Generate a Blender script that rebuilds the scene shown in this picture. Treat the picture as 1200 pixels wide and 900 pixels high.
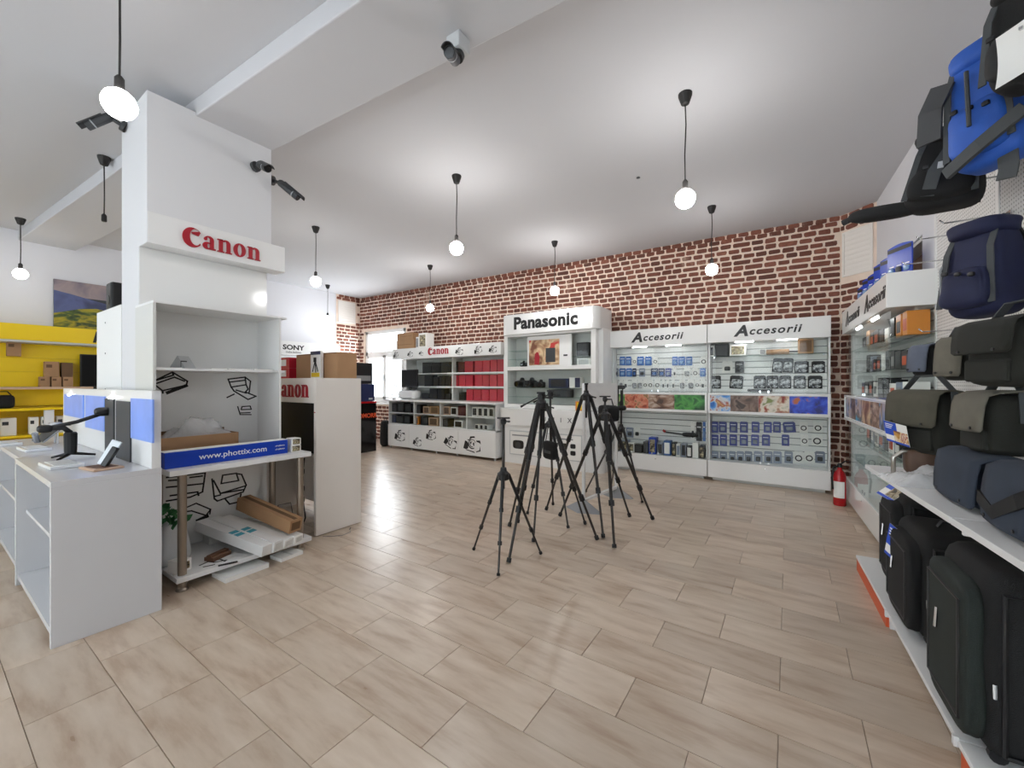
import bpy, bmesh, math, random
from mathutils import Vector, Matrix
random.seed(7)
for o in list(bpy.data.objects): bpy.data.objects.remove(o)
SC = bpy.context.scene
COL = SC.collection
# ------------------------------------------------------------------ camera
FPX, YAW, CAMH = 480.0, math.radians(34.0), 1.5
cam = bpy.data.cameras.new('camera'); cam.sensor_width = 36.0; cam.lens = 36.0*FPX/1200.0
cam.clip_start = 0.05
camo = bpy.data.objects.new('camera', cam); COL.objects.link(camo)
camo.location = (0, 0, CAMH); camo.rotation_euler = (math.radians(90), 0, YAW)
SC.camera = camo
# ------------------------------------------------------------------ sky, daylight, exposure
w = bpy.data.worlds.new('World'); SC.world = w; w.use_nodes = True
w.node_tree.nodes['Background'].inputs[0].default_value = (0.86, 0.93, 1.0, 1)
w.node_tree.nodes['Background'].inputs[1].default_value = 6.0
SC.view_settings.view_transform = 'Standard'; SC.view_settings.look = 'None'
SC.view_settings.gamma = 1.0; SC.view_settings.use_curve_mapping = False
SC.view_settings.exposure = -0.08
CEIL = 3.9
def area_light(name, loc, rot, sx, sy, power, col=(1, 1, 1)):
    l = bpy.data.lights.new(name, 'AREA'); l.shape = 'RECTANGLE'; l.size = sx; l.size_y = sy
    l.energy = power; l.color = col
    o = bpy.data.objects.new(name, l); COL.objects.link(o); o.location = loc; o.rotation_euler = rot
    return o
R90 = math.pi/2
# daylight coming in through the shop windows of the street wall behind the camera and of the far-left window
SHOPWIN = [(-8.6, -6.0), (-4.9, -2.3), (-1.6, 0.6)]
for (a, b), pw in zip(SHOPWIN, (7, 13, 15)):
    area_light('daylight_shop_window', ((a+b)/2, -3.62, 1.75), (R90, 0, 0), b-a-.1, 2.5, pw, (0.94, 0.97, 1.0))
area_light('daylight_back_window', (-9.0, 7.12, 2.0), (-R90, 0, 0), 1.5, 1.8, 70, (0.9, 0.95, 1.0))
BULB_EMIT = 63.0
# ------------------------------------------------------------------ pixel helpers (photograph taken as 1200x900)
_f = Vector((-math.sin(YAW), math.cos(YAW), 0)); _r = Vector((math.cos(YAW), math.sin(YAW), 0))
def ray(px, py): return _f*FPX + _r*(px-600) + Vector((0, 0, 450-py))
CP = Vector((0, 0, CAMH))
def at_z(px, py, z=0.0):
    d = ray(px, py); return CP + d*((z-CAMH)/d.z)
def at_x(px, py, X):
    d = ray(px, py); return CP + d*(X/d.x)
def at_y(px, py, Y):
    d = ray(px, py); return CP + d*(Y/d.y)
def at_pl(px, py, p0, n):
    d = ray(px, py); n = Vector(n); return CP + d*((Vector(p0)-CP).dot(n)/d.dot(n))
def depth_of(x, y): return Vector((x, y, 0)).dot(_f)
def z_at(x, y, py): return CAMH + (450-py)*depth_of(x, y)/FPX
# ------------------------------------------------------------------ materials
MATS = {}
def nt_new(name):
    m = bpy.data.materials.new(name); m.use_nodes = True
    MATS[name] = m
    return m, m.node_tree, m.node_tree.nodes['Principled BSDF']
def rgb(h):
    h = h.lstrip('#'); c = [int(h[i:i+2], 16)/255 for i in (0, 2, 4)]
    return tuple([(v/12.92 if v <= 0.04045 else ((v+0.055)/1.055)**2.4) for v in c]+[1.0])
def mat(name, col, rough=0.5, metal=0.0, noise=0.0, nscale=8.0, bump=0.0, bscale=60.0, spec=0.5, vary=0.0, emit=0.0, coat=0.0):
    """plain principled material with optional colour noise, fine bump and per-object variation"""
    m, nt, b = nt_new(name)
    c = rgb(col) if isinstance(col, str) else tuple(col)
    b.inputs['Base Color'].default_value = c; b.inputs['Roughness'].default_value = rough
    b.inputs['Metallic'].default_value = metal; b.inputs['Specular IOR Level'].default_value = spec
    if coat: b.inputs['Coat Weight'].default_value = coat
    N, L = nt.nodes, nt.links
    src = None
    if noise or bump:
        tc = N.new('ShaderNodeTexCoord')
    if noise or vary:
        hsv = N.new('ShaderNodeHueSaturation'); hsv.inputs['Color'].default_value = c
        val = N.new('ShaderNodeMath'); val.operation = 'ADD'; val.inputs[0].default_value = 1.0; val.inputs[1].default_value = 0.0
        if noise:
            nz = N.new('ShaderNodeTexNoise'); nz.inputs['Scale'].default_value = nscale; nz.inputs['Detail'].default_value = 5
            L.new(tc.outputs['Object'], nz.inputs['Vector'])
            mr = N.new('ShaderNodeMapRange'); mr.inputs['From Min'].default_value = 0.25; mr.inputs['From Max'].default_value = 0.75
            mr.inputs['To Min'].default_value = 1-noise; mr.inputs['To Max'].default_value = 1+noise
            L.new(nz.outputs['Fac'], mr.inputs['Value']); L.new(mr.outputs[0], val.inputs[0])
        if vary:
            oi = N.new('ShaderNodeObjectInfo'); mr2 = N.new('ShaderNodeMapRange')
            mr2.inputs['To Min'].default_value = -vary; mr2.inputs['To Max'].default_value = vary
            L.new(oi.outputs['Random'], mr2.inputs['Value']); L.new(mr2.outputs[0], val.inputs[1])
        L.new(val.outputs[0], hsv.inputs['Value']); L.new(hsv.outputs[0], b.inputs['Base Color'])
    if bump:
        nb = N.new('ShaderNodeTexNoise'); nb.inputs['Scale'].default_value = bscale; nb.inputs['Detail'].default_value = 3
        L.new(tc.outputs['Object'], nb.inputs['Vector'])
        bp = N.new('ShaderNodeBump'); bp.inputs['Strength'].default_value = bump; bp.inputs['Distance'].default_value = 0.004
        L.new(nb.outputs['Fac'], bp.inputs['Height']); L.new(bp.outputs[0], b.inputs['Normal'])
    if emit:
        b.inputs['Emission Color'].default_value = c; b.inputs['Emission Strength'].default_value = emit
    return m
def glass_mat(name, tint=(0.97, 0.985, 0.98), refl=0.06, rough=0.02):
    m, nt, b = nt_new(name); N, L = nt.nodes, nt.links
    N.remove(b); out = N['Material Output']
    t = N.new('ShaderNodeBsdfTransparent'); t.inputs[0].default_value = (*tint, 1)
    g = N.new('ShaderNodeBsdfGlossy'); g.inputs['Roughness'].default_value = rough
    fr = N.new('ShaderNodeFresnel'); fr.inputs['IOR'].default_value = 1.3
    geo = N.new('ShaderNodeNewGeometry'); k = N.new('ShaderNodeMath'); k.operation = 'MULTIPLY_ADD'; k.inputs[1].default_value = -1.0; k.inputs[2].default_value = 1.0
    L.new(geo.outputs['Backfacing'], k.inputs[0]); k2 = N.new('ShaderNodeMath'); k2.operation = 'MULTIPLY'; L.new(k.outputs[0], k2.inputs[0]); L.new(fr.outputs[0], k2.inputs[1])
    mx = N.new('ShaderNodeMixShader'); L.new(k2.outputs[0], mx.inputs[0]); L.new(t.outputs[0], mx.inputs[1]); L.new(g.outputs[0], mx.inputs[2])
    L.new(mx.outputs[0], out.inputs['Surface'])
    return m
def print_mat(name, cols, scale=6.0, detail=4.0, stretch=(1, 1, 1), rough=0.4, kind='noise', distort=0.6):
    """flat print: a picture-like mix of colours"""
    m, nt, b = nt_new(name); N, L = nt.nodes, nt.links
    tc = N.new('ShaderNodeTexCoord'); mp = N.new('ShaderNodeMapping'); mp.inputs['Scale'].default_value = stretch
    L.new(tc.outputs['Object'], mp.inputs['Vector'])
    if kind == 'noise':
        t = N.new('ShaderNodeTexNoise'); t.inputs['Scale'].default_value = scale; t.inputs['Detail'].default_value = detail
        t.inputs['Distortion'].default_value = distort; fac = t.outputs['Fac']; lo, hi = 0.36, 0.64
    elif kind == 'voronoi':
        t = N.new('ShaderNodeTexVoronoi'); t.inputs['Scale'].default_value = scale; fac = t.outputs['Color']; lo, hi = 0.1, 0.9
    else:
        t = N.new('ShaderNodeTexWave'); t.inputs['Scale'].default_value = scale; t.inputs['Distortion'].default_value = distort*5
        fac = t.outputs['Fac']; lo, hi = 0.0, 1.0
    L.new(mp.outputs[0], t.inputs['Vector'])
    cr = N.new('ShaderNodeValToRGB'); e = cr.color_ramp.elements
    n = len(cols)
    e[0].position = lo; e[0].color = rgb(cols[0]); e[1].position = hi; e[1].color = rgb(cols[-1])
    for i in range(1, n-1):
        el = e.new(lo+(hi-lo)*i/(n-1)); el.color = rgb(cols[i])
    L.new(fac, cr.inputs[0]); L.new(cr.outputs[0], b.inputs['Base Color']); b.inputs['Roughness'].default_value = rough
    return m
mat('white', '#e9e9e8', 0.28, noise=0.015, nscale=2.0)
mat('white_gloss', '#eeeeec', 0.12)
mat('white_matte', '#ececea', 0.6)
mat('white_warm', '#ece6df', 0.3, noise=0.02, nscale=2.0)
mat('counter_white', '#d2d2d4', 0.25, noise=0.012, nscale=2.0)
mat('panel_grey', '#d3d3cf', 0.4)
mat('letter_black', '#101010', 0.4)
mat('letter_red', '#a81226', 0.35)
mat('letter_white', '#f4f4f4', 0.4)
mat('letter_orange', '#e8572c', 0.4)
mat('ink', '#161616', 0.6)
mat('black', '#151517', 0.45)
mat('black_soft', '#1b1c1e', 0.7, noise=0.15, nscale=20)
mat('black_gloss', '#0d0d10', 0.12)
mat('dark_grey', '#3a3c3f', 0.5)
mat('grey', '#8f9092', 0.45)
mat('light_grey', '#c3c5c6', 0.4)
mat('metal', '#b6b2aa', 0.28, metal=1.0)
mat('steel_post', '#9c9184', 0.32, metal=0.9)
mat('chrome', '#cfd1d3', 0.12, metal=1.0)
mat('silver', '#b5b8bb', 0.35, metal=0.7)
mat('carbon', '#2a2522', 0.4)
mat('cardboard', '#a9835f', 0.75, noise=0.07, nscale=5.0, vary=0.05)
mat('cardboard_dark', '#6d5138', 0.8, noise=0.08)
mat('red_box', '#c41f38', 0.35, vary=0.12)
mat('dark_red_box', '#571c22', 0.4)
mat('black_box', '#131418', 0.4, vary=0.3)
mat('navy_box', '#1f2a52', 0.35, vary=0.2)
mat('blue_pack', '#3567ae', 0.35, vary=0.22, noise=0.15, nscale=30)
mat('violet_pack', '#34408f', 0.35, vary=0.18, noise=0.12, nscale=30)
mat('blue_print', '#1d4fc4', 0.35)
mat('blue_box', '#0e3fb5', 0.3)
mat('pack_grey', '#8a93a5', 0.35, vary=0.15)
mat('blister', '#7f9fc8', 0.15)
mat('yellow', '#f3cf10', 0.35)
mat('yellow_dark', '#d9b412', 0.45)
mat('orange', '#d1582c', 0.45)
mat('orange_box', '#e08a2c', 0.45)
mat('red_paint', '#b4161f', 0.25)
mat('beige', '#c9a78b', 0.45, noise=0.05)
mat('brown', '#5b4334', 0.6, noise=0.1)
mat('olive', '#504d41', 0.9, noise=0.12, nscale=14, bump=0.35, bscale=350)
mat('khaki', '#69655a', 0.9, noise=0.1, nscale=14, bump=0.35, bscale=350)
mat('dark_olive', '#22231e', 0.9, noise=0.15, nscale=14, bump=0.35, bscale=350)
mat('navy', '#161c3e', 0.75, noise=0.15, nscale=12, bump=0.3, bscale=300)
mat('bright_blue', '#2257b4', 0.6, noise=0.15, nscale=10, bump=0.3, bscale=300)
mat('slate', '#2f3846', 0.9, noise=0.12, nscale=12, bump=0.35, bscale=350)
mat('slate_light', '#5f6675', 0.9, noise=0.1, nscale=12, bump=0.35, bscale=350)
mat('black_fabric', '#121314', 0.85, noise=0.25, nscale=15, bump=0.4, bscale=350)
mat('strap_grey', '#4a4d4f', 0.85, bump=0.3, bscale=400)
mat('case_green', '#1d2522', 0.8, noise=0.2, nscale=10, bump=0.4, bscale=320)
mat('green_leaf', '#3c7d4b', 0.6, vary=0.2)
mat('teal_print', '#4ba5b8', 0.5)
mat('cord', '#1e1c1b', 0.6)
mat('screen', '#0b0c0e', 0.5, spec=0.2)
mat('blue_panel', '#7897e0', 0.3, noise=0.2, nscale=4, emit=0.22)
mat('led', '#ffffff', 0.3, emit=26.0)
mat('wood_item', '#6b4b38', 0.6, noise=0.1)
mat('camera_grey', '#37383b', 0.45)
mat('paper', '#f0efeb', 0.8)
mat('price_strip', '#f7f7f7', 0.3)
glass_mat('glass')
glass_mat('glass_shelf', (0.86, 0.93, 0.91))
glass_mat('plastic_clear', (0.93, 0.94, 0.95), rough=0.1)
mat('slat_white', '#e8e8e6', 0.45)
mat('groove', '#8f9292', 0.5)
print_mat('print_green', ['#31602d', '#5f9c46', '#9cae6b', '#d7d5c0'], 5, 6, (1, 1, 2))
print_mat('print_red', ['#8c3a24', '#c96a4a', '#d98f70', '#6d6b3a'], 9, 6)
print_mat('print_brown', ['#4b3327', '#7d5a45', '#a98c78', '#c7b4a4'], 6, 6, (1, 1, 2))
print_mat('print_leaf', ['#174d22', '#3c8a3c', '#58a84c', '#1f5f2c'], 6, 5)
print_mat('print_sky', ['#2b6cc0', '#4f9be0', '#cfd6d8', '#a3391f', '#c9a76a'], 7, 3)
print_mat('print_bark', ['#463329', '#6b5244', '#8a7264', '#3b2a22'], 8, 6)
print_mat('print_shell', ['#8e2d22', '#b98c6d', '#e6dccb', '#d8cfc0', '#7f8a4a'], 7, 4)
print_mat('print_blue', ['#14206e', '#1c34a8', '#2746c8', '#3c62d8', '#c06a3a'], 7, 5)
print_mat('print_people', ['#7b4a33', '#b8926f', '#e2c9a0', '#c43a35'], 4, 3)
print_mat('print_mix', ['#3a3f57', '#6d86b5', '#c9b3a0', '#5b3b30', '#3fa4c8'], 4, 3)
print_mat('print_tag', ['#1b1a17', '#6c5b3a', '#b9ae96', '#4c4a2a', '#d9c9a0'], 22, 4)
print_mat('print_food', ['#7d4a26', '#cf9a4a', '#e9dcc0', '#a33b1f', '#f0e9da'], 18, 3)
print_mat('print_grass', ['#2b3a20', '#4b5f28', '#b3a326', '#3e4f26'], 3, 5, (1, 1, 3))
print_mat('print_sky_dusk', ['#7c7480', '#a08f90', '#8a8088'], 2, 3)
print_mat('print_hill', ['#4a5378', '#5a6390', '#3e4668'], 2, 3)
print_mat('pack_clear', ['#1c1d20', '#34373b', '#a7acb0', '#e3e6e8', '#2b2d31'], 22, 4)
print_mat('pack_cable', ['#3a3c40', '#c8c9cc', '#9a9a9c', '#4f5054', '#2a2a2c'], 34, 4)
# ------------------------------------------------------------------ mesh builder
class MB:
    def __init__(s): s.v = []; s.f = []
    def add(s, vs, fs, M=None):
        k = len(s.v)
        s.v += [tuple(M @ Vector(p)) for p in vs] if M is not None else [tuple(p) for p in vs]
        s.f += [tuple(i+k for i in f) for f in fs]; return s
    def box(s, x0, x1, y0, y1, z0, z1, M=None):
        return s.add([(x0,y0,z0),(x1,y0,z0),(x1,y1,z0),(x0,y1,z0),(x0,y0,z1),(x1,y0,z1),(x1,y1,z1),(x0,y1,z1)],
                     [(3,2,1,0),(4,5,6,7),(0,1,5,4),(1,2,6,5),(2,3,7,6),(3,0,4,7)], M)
    def hexa(s, b, t): # 4 bottom pts, 4 top pts (ccw from above)
        return s.add(list(b)+list(t), [(3,2,1,0),(4,5,6,7),(0,1,5,4),(1,2,6,5),(2,3,7,6),(3,0,4,7)])
    def prism(s, poly, z0, z1, M=None): # poly in xy
        n = len(poly)
        return s.add([(x,y,z0) for x,y in poly]+[(x,y,z1) for x,y in poly],
                     [tuple(range(n-1,-1,-1)), tuple(range(n,2*n))]+[(i,(i+1)%n,n+(i+1)%n,n+i) for i in range(n)], M)
    def tube(s, pts, r, n=8, M=None, caps=True):
        pts = [Vector(p) for p in pts]; m = len(pts)
        rs = r if isinstance(r, (list, tuple)) else [r]*m
        vs = []; fs = []; up = None
        for i, p in enumerate(pts):
            t = (pts[min(i+1,m-1)]-pts[max(i-1,0)]); t = t.normalized() if t.length > 1e-9 else Vector((0,0,1))
            if up is None:
                up = Vector((0,0,1)) if abs(t.z) < .9 else Vector((1,0,0))
            a = t.cross(up); a.normalize(); up = a.cross(t)
            for k in range(n):
                q = 2*math.pi*k/n; vs.append(p+(a*math.cos(q)+up*math.sin(q))*rs[i])
        for i in range(m-1):
            for k in range(n):
                fs.append((i*n+k, i*n+(k+1)%n, (i+1)*n+(k+1)%n, (i+1)*n+k))
        if caps: fs += [tuple(range(n-1,-1,-1)), tuple(range((m-1)*n, m*n))]
        return s.add(vs, fs, M)
    def lathe(s, prof, n=16, M=None): # prof [(r,z)]
        vs = []; fs = []; m = len(prof)
        for r_, z in prof:
            for k in range(n):
                q = 2*math.pi*k/n; vs.append((r_*math.cos(q), r_*math.sin(q), z))
        for i in range(m-1):
            for k in range(n):
                fs.append((i*n+k, i*n+(k+1)%n, (i+1)*n+(k+1)%n, (i+1)*n+k))
        fs += [tuple(range(n-1,-1,-1)), tuple(range((m-1)*n, m*n))]
        return s.add(vs, fs, M)
    def rbox(s, sx, sy, sz, M=None, n=6, p=4.0, taper=0.0, wob=0.0, seed=0, ty=None):
        """soft cushion-like box (superquadric), centred, sizes full"""
        rnd = random.Random(seed); ph = [rnd.uniform(0, 6.28) for _ in range(6)]
        vs = []; idx = {}; fs = []
        def vert(a, b, c):
            key = (a, b, c)
            if key in idx: return idx[key]
            x, y, z = 2*a/n-1, 2*b/n-1, 2*c/n-1
            L_ = (abs(x)**p+abs(y)**p+abs(z)**p)**(1/p)
            x, y, z = x/L_, y/L_, z/L_
            k = 1-taper*(z+1)/2; ky = 1-(taper if ty is None else ty)*(z+1)/2
            w_ = 1+wob*(math.sin(4*x+ph[0])*math.sin(3*z+ph[1])+math.sin(5*y+ph[2])*math.sin(4*z+ph[3]))
            vs.append((x*sx/2*k*w_, y*sy/2*ky*w_, z*sz/2*(1+wob*.5*math.sin(3*x+ph[4])))); idx[key] = len(vs)-1
            return idx[key]
        R_ = range(n)
        for i in R_:
            for j in R_:
                fs.append((vert(i,j,0), vert(i,j+1,0), vert(i+1,j+1,0), vert(i+1,j,0)))
                fs.append((vert(i,j,n), vert(i+1,j,n), vert(i+1,j+1,n), vert(i,j+1,n)))
                fs.append((vert(i,0,j), vert(i+1,0,j), vert(i+1,0,j+1), vert(i,0,j+1)))
                fs.append((vert(i,n,j), vert(i,n,j+1), vert(i+1,n,j+1), vert(i+1,n,j)))
                fs.append((vert(0,i,j), vert(0,i,j+1), vert(0,i+1,j+1), vert(0,i+1,j)))
                fs.append((vert(n,i,j), vert(n,i+1,j), vert(n,i+1,j+1), vert(n,i,j+1)))
        return s.add(vs, fs, M)
    def ribbon(s, pts, w_, t, wdir, M=None):
        """flat strap through pts; width direction wdir, thickness t"""
        pts = [Vector(p) for p in pts]; m = len(pts); vs = []; fs = []
        for i, p in enumerate(pts):
            tg = (pts[min(i+1,m-1)]-pts[max(i-1,0)]).normalized()
            wd = Vector(wdir[i] if isinstance(wdir, list) else wdir); wd = (wd-tg*wd.dot(tg)).normalized()
            nn = tg.cross(wd)
            ww = w_[i] if isinstance(w_, (list, tuple)) else w_
            for a, b in ((-1,-1),(1,-1),(1,1),(-1,1)): vs.append(p+wd*ww/2*a+nn*t/2*b)
        for i in range(m-1):
            for k in range(4): fs.append((i*4+k, i*4+(k+1)%4, (i+1)*4+(k+1)%4, (i+1)*4+k))
        fs += [(3,2,1,0), ((m-1)*4, (m-1)*4+1, (m-1)*4+2, (m-1)*4+3)]
        return s.add(vs, fs, M)
    def mesh(s, name, m=None, smooth=False):
        me = bpy.data.meshes.new(name); me.from_pydata(s.v, [], s.f); me.update()
        if m: me.materials.append(MATS[m])
        if smooth:
            me.polygons.foreach_set('use_smooth', [True]*len(me.polygons))
        return me
    def build(s, name, m, parent=None, smooth=False, bevel=0.0, kind=None, seg=2, fix=True):
        me = s.mesh(name, m, smooth)
        if fix:
            bm = bmesh.new(); bm.from_mesh(me); bmesh.ops.recalc_face_normals(bm, faces=bm.faces); bm.to_mesh(me); bm.free()
        return link(name, me, parent, bevel, kind, seg)
def link(name, me, parent=None, bevel=0.0, kind=None, seg=2):
    o = bpy.data.objects.new(name, me); COL.objects.link(o); o.parent = parent
    if bevel:
        b = o.modifiers.new('bevel', 'BEVEL'); b.width = bevel; b.segments = seg; b.limit_method = 'ANGLE'; b.angle_limit = math.radians(40)
    if kind: o['kind'] = kind
    return o
def tag(o, label, cat, group=None):
    o['label'] = label; o['category'] = cat
    if group: o['group'] = group
    return o
def thing(name, label, cat, loc=(0,0,0), rz=0.0, group=None):
    o = bpy.data.objects.new(name, None); COL.objects.link(o); o.location = loc; o.rotation_euler = (0,0,rz)
    o.empty_display_size = 0.1
    return tag(o, label, cat, group)
def struct(o): o['kind'] = 'structure'; return o
def part(name, m, parent, *boxes, bevel=0.0, smooth=False):
    b = MB()
    for q in boxes: b.box(*q)
    return b.build(name, m, parent, smooth, bevel)
def T(x=0, y=0, z=0, rx=0, ry=0, rz=0, s=1.0):
    return Matrix.Translation((x,y,z)) @ Matrix.Rotation(rz,4,'Z') @ Matrix.Rotation(ry,4,'Y') @ Matrix.Rotation(rx,4,'X') @ Matrix.Scale(s,4)
def basis(o, ux, uy):
    """matrix with local x->ux, y->uy (unit), z->ux x uy at origin o"""
    ux = Vector(ux).normalized(); uy = Vector(uy); uy = (uy-ux*uy.dot(ux)).normalized(); uz = ux.cross(uy)
    return Matrix(((ux.x,uy.x,uz.x,o[0]),(ux.y,uy.y,uz.y,o[1]),(ux.z,uy.z,uz.z,o[2]),(0,0,0,1)))
def text_mesh(body, size, depth=0.004, bold=0.0, shear=0.0, space=1.0, align='CENTER', sx=1.0):
    c = bpy.data.curves.new('txt', 'FONT'); c.body = body; c.size = size; c.extrude = depth/2; c.offset = bold; c.shear = shear
    c.space_character = space; c.align_x = align; c.align_y = 'CENTER'; c.resolution_u = 3
    o = bpy.data.objects.new('txt', c); COL.objects.link(o)
    dg = bpy.context.evaluated_depsgraph_get()
    me = bpy.data.meshes.new_from_object(o.evaluated_get(dg))
    bpy.data.objects.remove(o); bpy.data.curves.remove(c)
    if sx != 1.0: me.transform(Matrix.Diagonal((sx,1,1,1)))
    return me
def text(name, body, m, parent, M, size, **kw):
    me = text_mesh(body, size, **kw); me.name = name
    me.transform(M); me.materials.clear(); me.materials.append(MATS[m])
    return link(name, me, parent)
FACE_Y = lambda x, y, z: basis((x,y,z), (1,0,0), (0,0,1))      # lettering on a face looking to -y
FACE_X = lambda x, y, z: basis((x,y,z), (0,1,0), (0,0,1))      # lettering on a face looking to +x
ORD = ['first','second','third','fourth','fifth','sixth','seventh','eighth','ninth','tenth','eleventh','twelfth','thirteenth','fourteenth','fifteenth','sixteenth']
# ================================================================== SETTING
LWX = -9.98                      # left wall
WB0, WBS = 7.45, 0.03            # back wall  y = WB0 + WBS*x
def wy(x): return WB0 + WBS*x
RW0, RWS = 1.29, -0.0454         # right wall x = RW0 + RWS*y
def wx(y): return RW0 + RWS*y
YB = -3.7                        # street wall behind the camera
D0 = Vector((0.62, wy(0.62), 0)); D1 = Vector((wx(7.15), 7.15, 0))   # diagonal corner piece
# --- materials of the shell
def brick_material():
    m, nt, b = nt_new('brick_red'); N, L = nt.nodes, nt.links
    geo = N.new('ShaderNodeNewGeometry'); at = N.new('ShaderNodeAttribute'); at.attribute_name = 'rnd'
    oi = N.new('ShaderNodeObjectInfo')
    ad = N.new('ShaderNodeMath'); ad.operation = 'ADD'; L.new(at.outputs['Fac'], ad.inputs[0]); L.new(oi.outputs['Random'], ad.inputs[1])
    fr = N.new('ShaderNodeMath'); fr.operation = 'FRACT'; L.new(ad.outputs[0], fr.inputs[0])
    cr = N.new('ShaderNodeValToRGB'); e = cr.color_ramp.elements
    e[0].position = 0; e[0].color = rgb('#5f382c'); e[1].position = 1; e[1].color = rgb('#8c5643')
    e.new(0.35).color = rgb('#704233'); e.new(0.7).color = rgb('#7c4838')
    L.new(fr.outputs[0], cr.inputs[0])
    nz = N.new('ShaderNodeTexNoise'); nz.inputs['Scale'].default_value = 28; nz.inputs['Detail'].default_value = 6
    L.new(geo.outputs['Position'], nz.inputs['Vector'])
    mul = N.new('ShaderNodeMixRGB'); mul.blend_type = 'MULTIPLY'; mul.inputs[0].default_value = 0.6
    L.new(cr.outputs[0], mul.inputs[1])
    mr = N.new('ShaderNodeMapRange'); mr.inputs['From Min'].default_value = .3; mr.inputs['From Max'].default_value = .7
    mr.inputs['To Min'].default_value = .65; mr.inputs['To Max'].default_value = 1.3; L.new(nz.outputs['Fac'], mr.inputs[0])
    L.new(mr.outputs[0], mul.inputs[2])
    # old whitewash left in patches
    n2 = N.new('ShaderNodeTexNoise'); n2.inputs['Scale'].default_value = 1.6; n2.inputs['Detail'].default_value = 8; n2.inputs['Roughness'].default_value = .7
    L.new(geo.outputs['Position'], n2.inputs['Vector'])
    r2 = N.new('ShaderNodeMapRange'); r2.inputs['From Min'].default_value = .60; r2.inputs['From Max'].default_value = .70; r2.inputs['To Max'].default_value = .7
    L.new(n2.outputs['Fac'], r2.inputs[0])
    mx = N.new('ShaderNodeMixRGB'); mx.inputs[2].default_value = rgb('#c9ab97'); L.new(r2.outputs[0], mx.inputs[0]); L.new(mul.outputs[0], mx.inputs[1])
    L.new(mx.outputs[0], b.inputs['Base Color']); b.inputs['Roughness'].default_value = .75
    bp = N.new('ShaderNodeBump'); bp.inputs['Strength'].default_value = .5; bp.inputs['Distance'].default_value = .006
    L.new(nz.outputs['Fac'], bp.inputs['Height']); L.new(bp.outputs[0], b.inputs['Normal'])
brick_material()
mat('mortar', '#edd9c8', 0.9, noise=0.08, nscale=6, bump=0.6, bscale=40)
mat('paint_white', '#e0e0e4', 0.65, noise=0.012, nscale=1.2)
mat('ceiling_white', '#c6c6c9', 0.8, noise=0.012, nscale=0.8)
mat('column_white', '#dcdcde', 0.5, noise=0.01, nscale=1.5)
def tile_material():
    m, nt, b = nt_new('floor_tile'); N, L = nt.nodes, nt.links
    geo = N.new('ShaderNodeNewGeometry'); oi = N.new('ShaderNodeObjectInfo'); at = N.new('ShaderNodeAttribute'); at.attribute_name = 'rnd'
    ad = N.new('ShaderNodeMath'); ad.operation = 'ADD'; L.new(at.outputs['Fac'], ad.inputs[0]); L.new(oi.outputs['Random'], ad.inputs[1])
    fr = N.new('ShaderNodeMath'); fr.operation = 'FRACT'; L.new(ad.outputs[0], fr.inputs[0])
    off = N.new('ShaderNodeMath'); off.operation = 'MULTIPLY'; off.inputs[1].default_value = 40.0; L.new(fr.outputs[0], off.inputs[0])
    cx = N.new('ShaderNodeCombineXYZ'); L.new(off.outputs[0], cx.inputs[2])
    va = N.new('ShaderNodeVectorMath'); va.operation = 'ADD'; L.new(geo.outputs['Position'], va.inputs[0]); L.new(cx.outputs[0], va.inputs[1])
    mp = N.new('ShaderNodeMapping'); mp.inputs['Scale'].default_value = (1.7, 8.0, 1.0); L.new(va.outputs[0], mp.inputs['Vector'])
    n1 = N.new('ShaderNodeTexNoise'); n1.inputs['Scale'].default_value = 1.5; n1.inputs['Detail'].default_value = 8; n1.inputs['Roughness'].default_value = .55; n1.inputs['Distortion'].default_value = .15
    L.new(mp.outputs[0], n1.inputs['Vector'])
    cr = N.new('ShaderNodeValToRGB'); e = cr.color_ramp.elements
    e[0].position = .32; e[0].color = rgb('#b39b85'); e[1].position = .72; e[1].color = rgb('#d4c3b1'); e.new(.5).color = rgb('#c8b5a1')
    L.new(n1.outputs['Fac'], cr.inputs[0])
    hsv = N.new('ShaderNodeHueSaturation'); L.new(cr.outputs[0], hsv.inputs['Color'])
    mr = N.new('ShaderNodeMapRange'); mr.inputs['To Min'].default_value = .90; mr.inputs['To Max'].default_value = 1.08; L.new(fr.outputs[0], mr.inputs[0])
    L.new(mr.outputs[0], hsv.inputs['Value']); L.new(hsv.outputs[0], b.inputs['Base Color'])
    rr = N.new('ShaderNodeMapRange'); rr.inputs['To Min'].default_value = .26; rr.inputs['To Max'].default_value = .31; L.new(n1.outputs['Fac'], rr.inputs[0])
    L.new(rr.outputs[0], b.inputs['Roughness'])
    bp = N.new('ShaderNodeBump'); bp.inputs['Strength'].default_value = .04; bp.inputs['Distance'].default_value = .003
    L.new(n1.outputs['Fac'], bp.inputs['Height']); L.new(bp.outputs[0], b.inputs['Normal'])
tile_material()
mat('grout', '#9c8977', 0.8)
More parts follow.
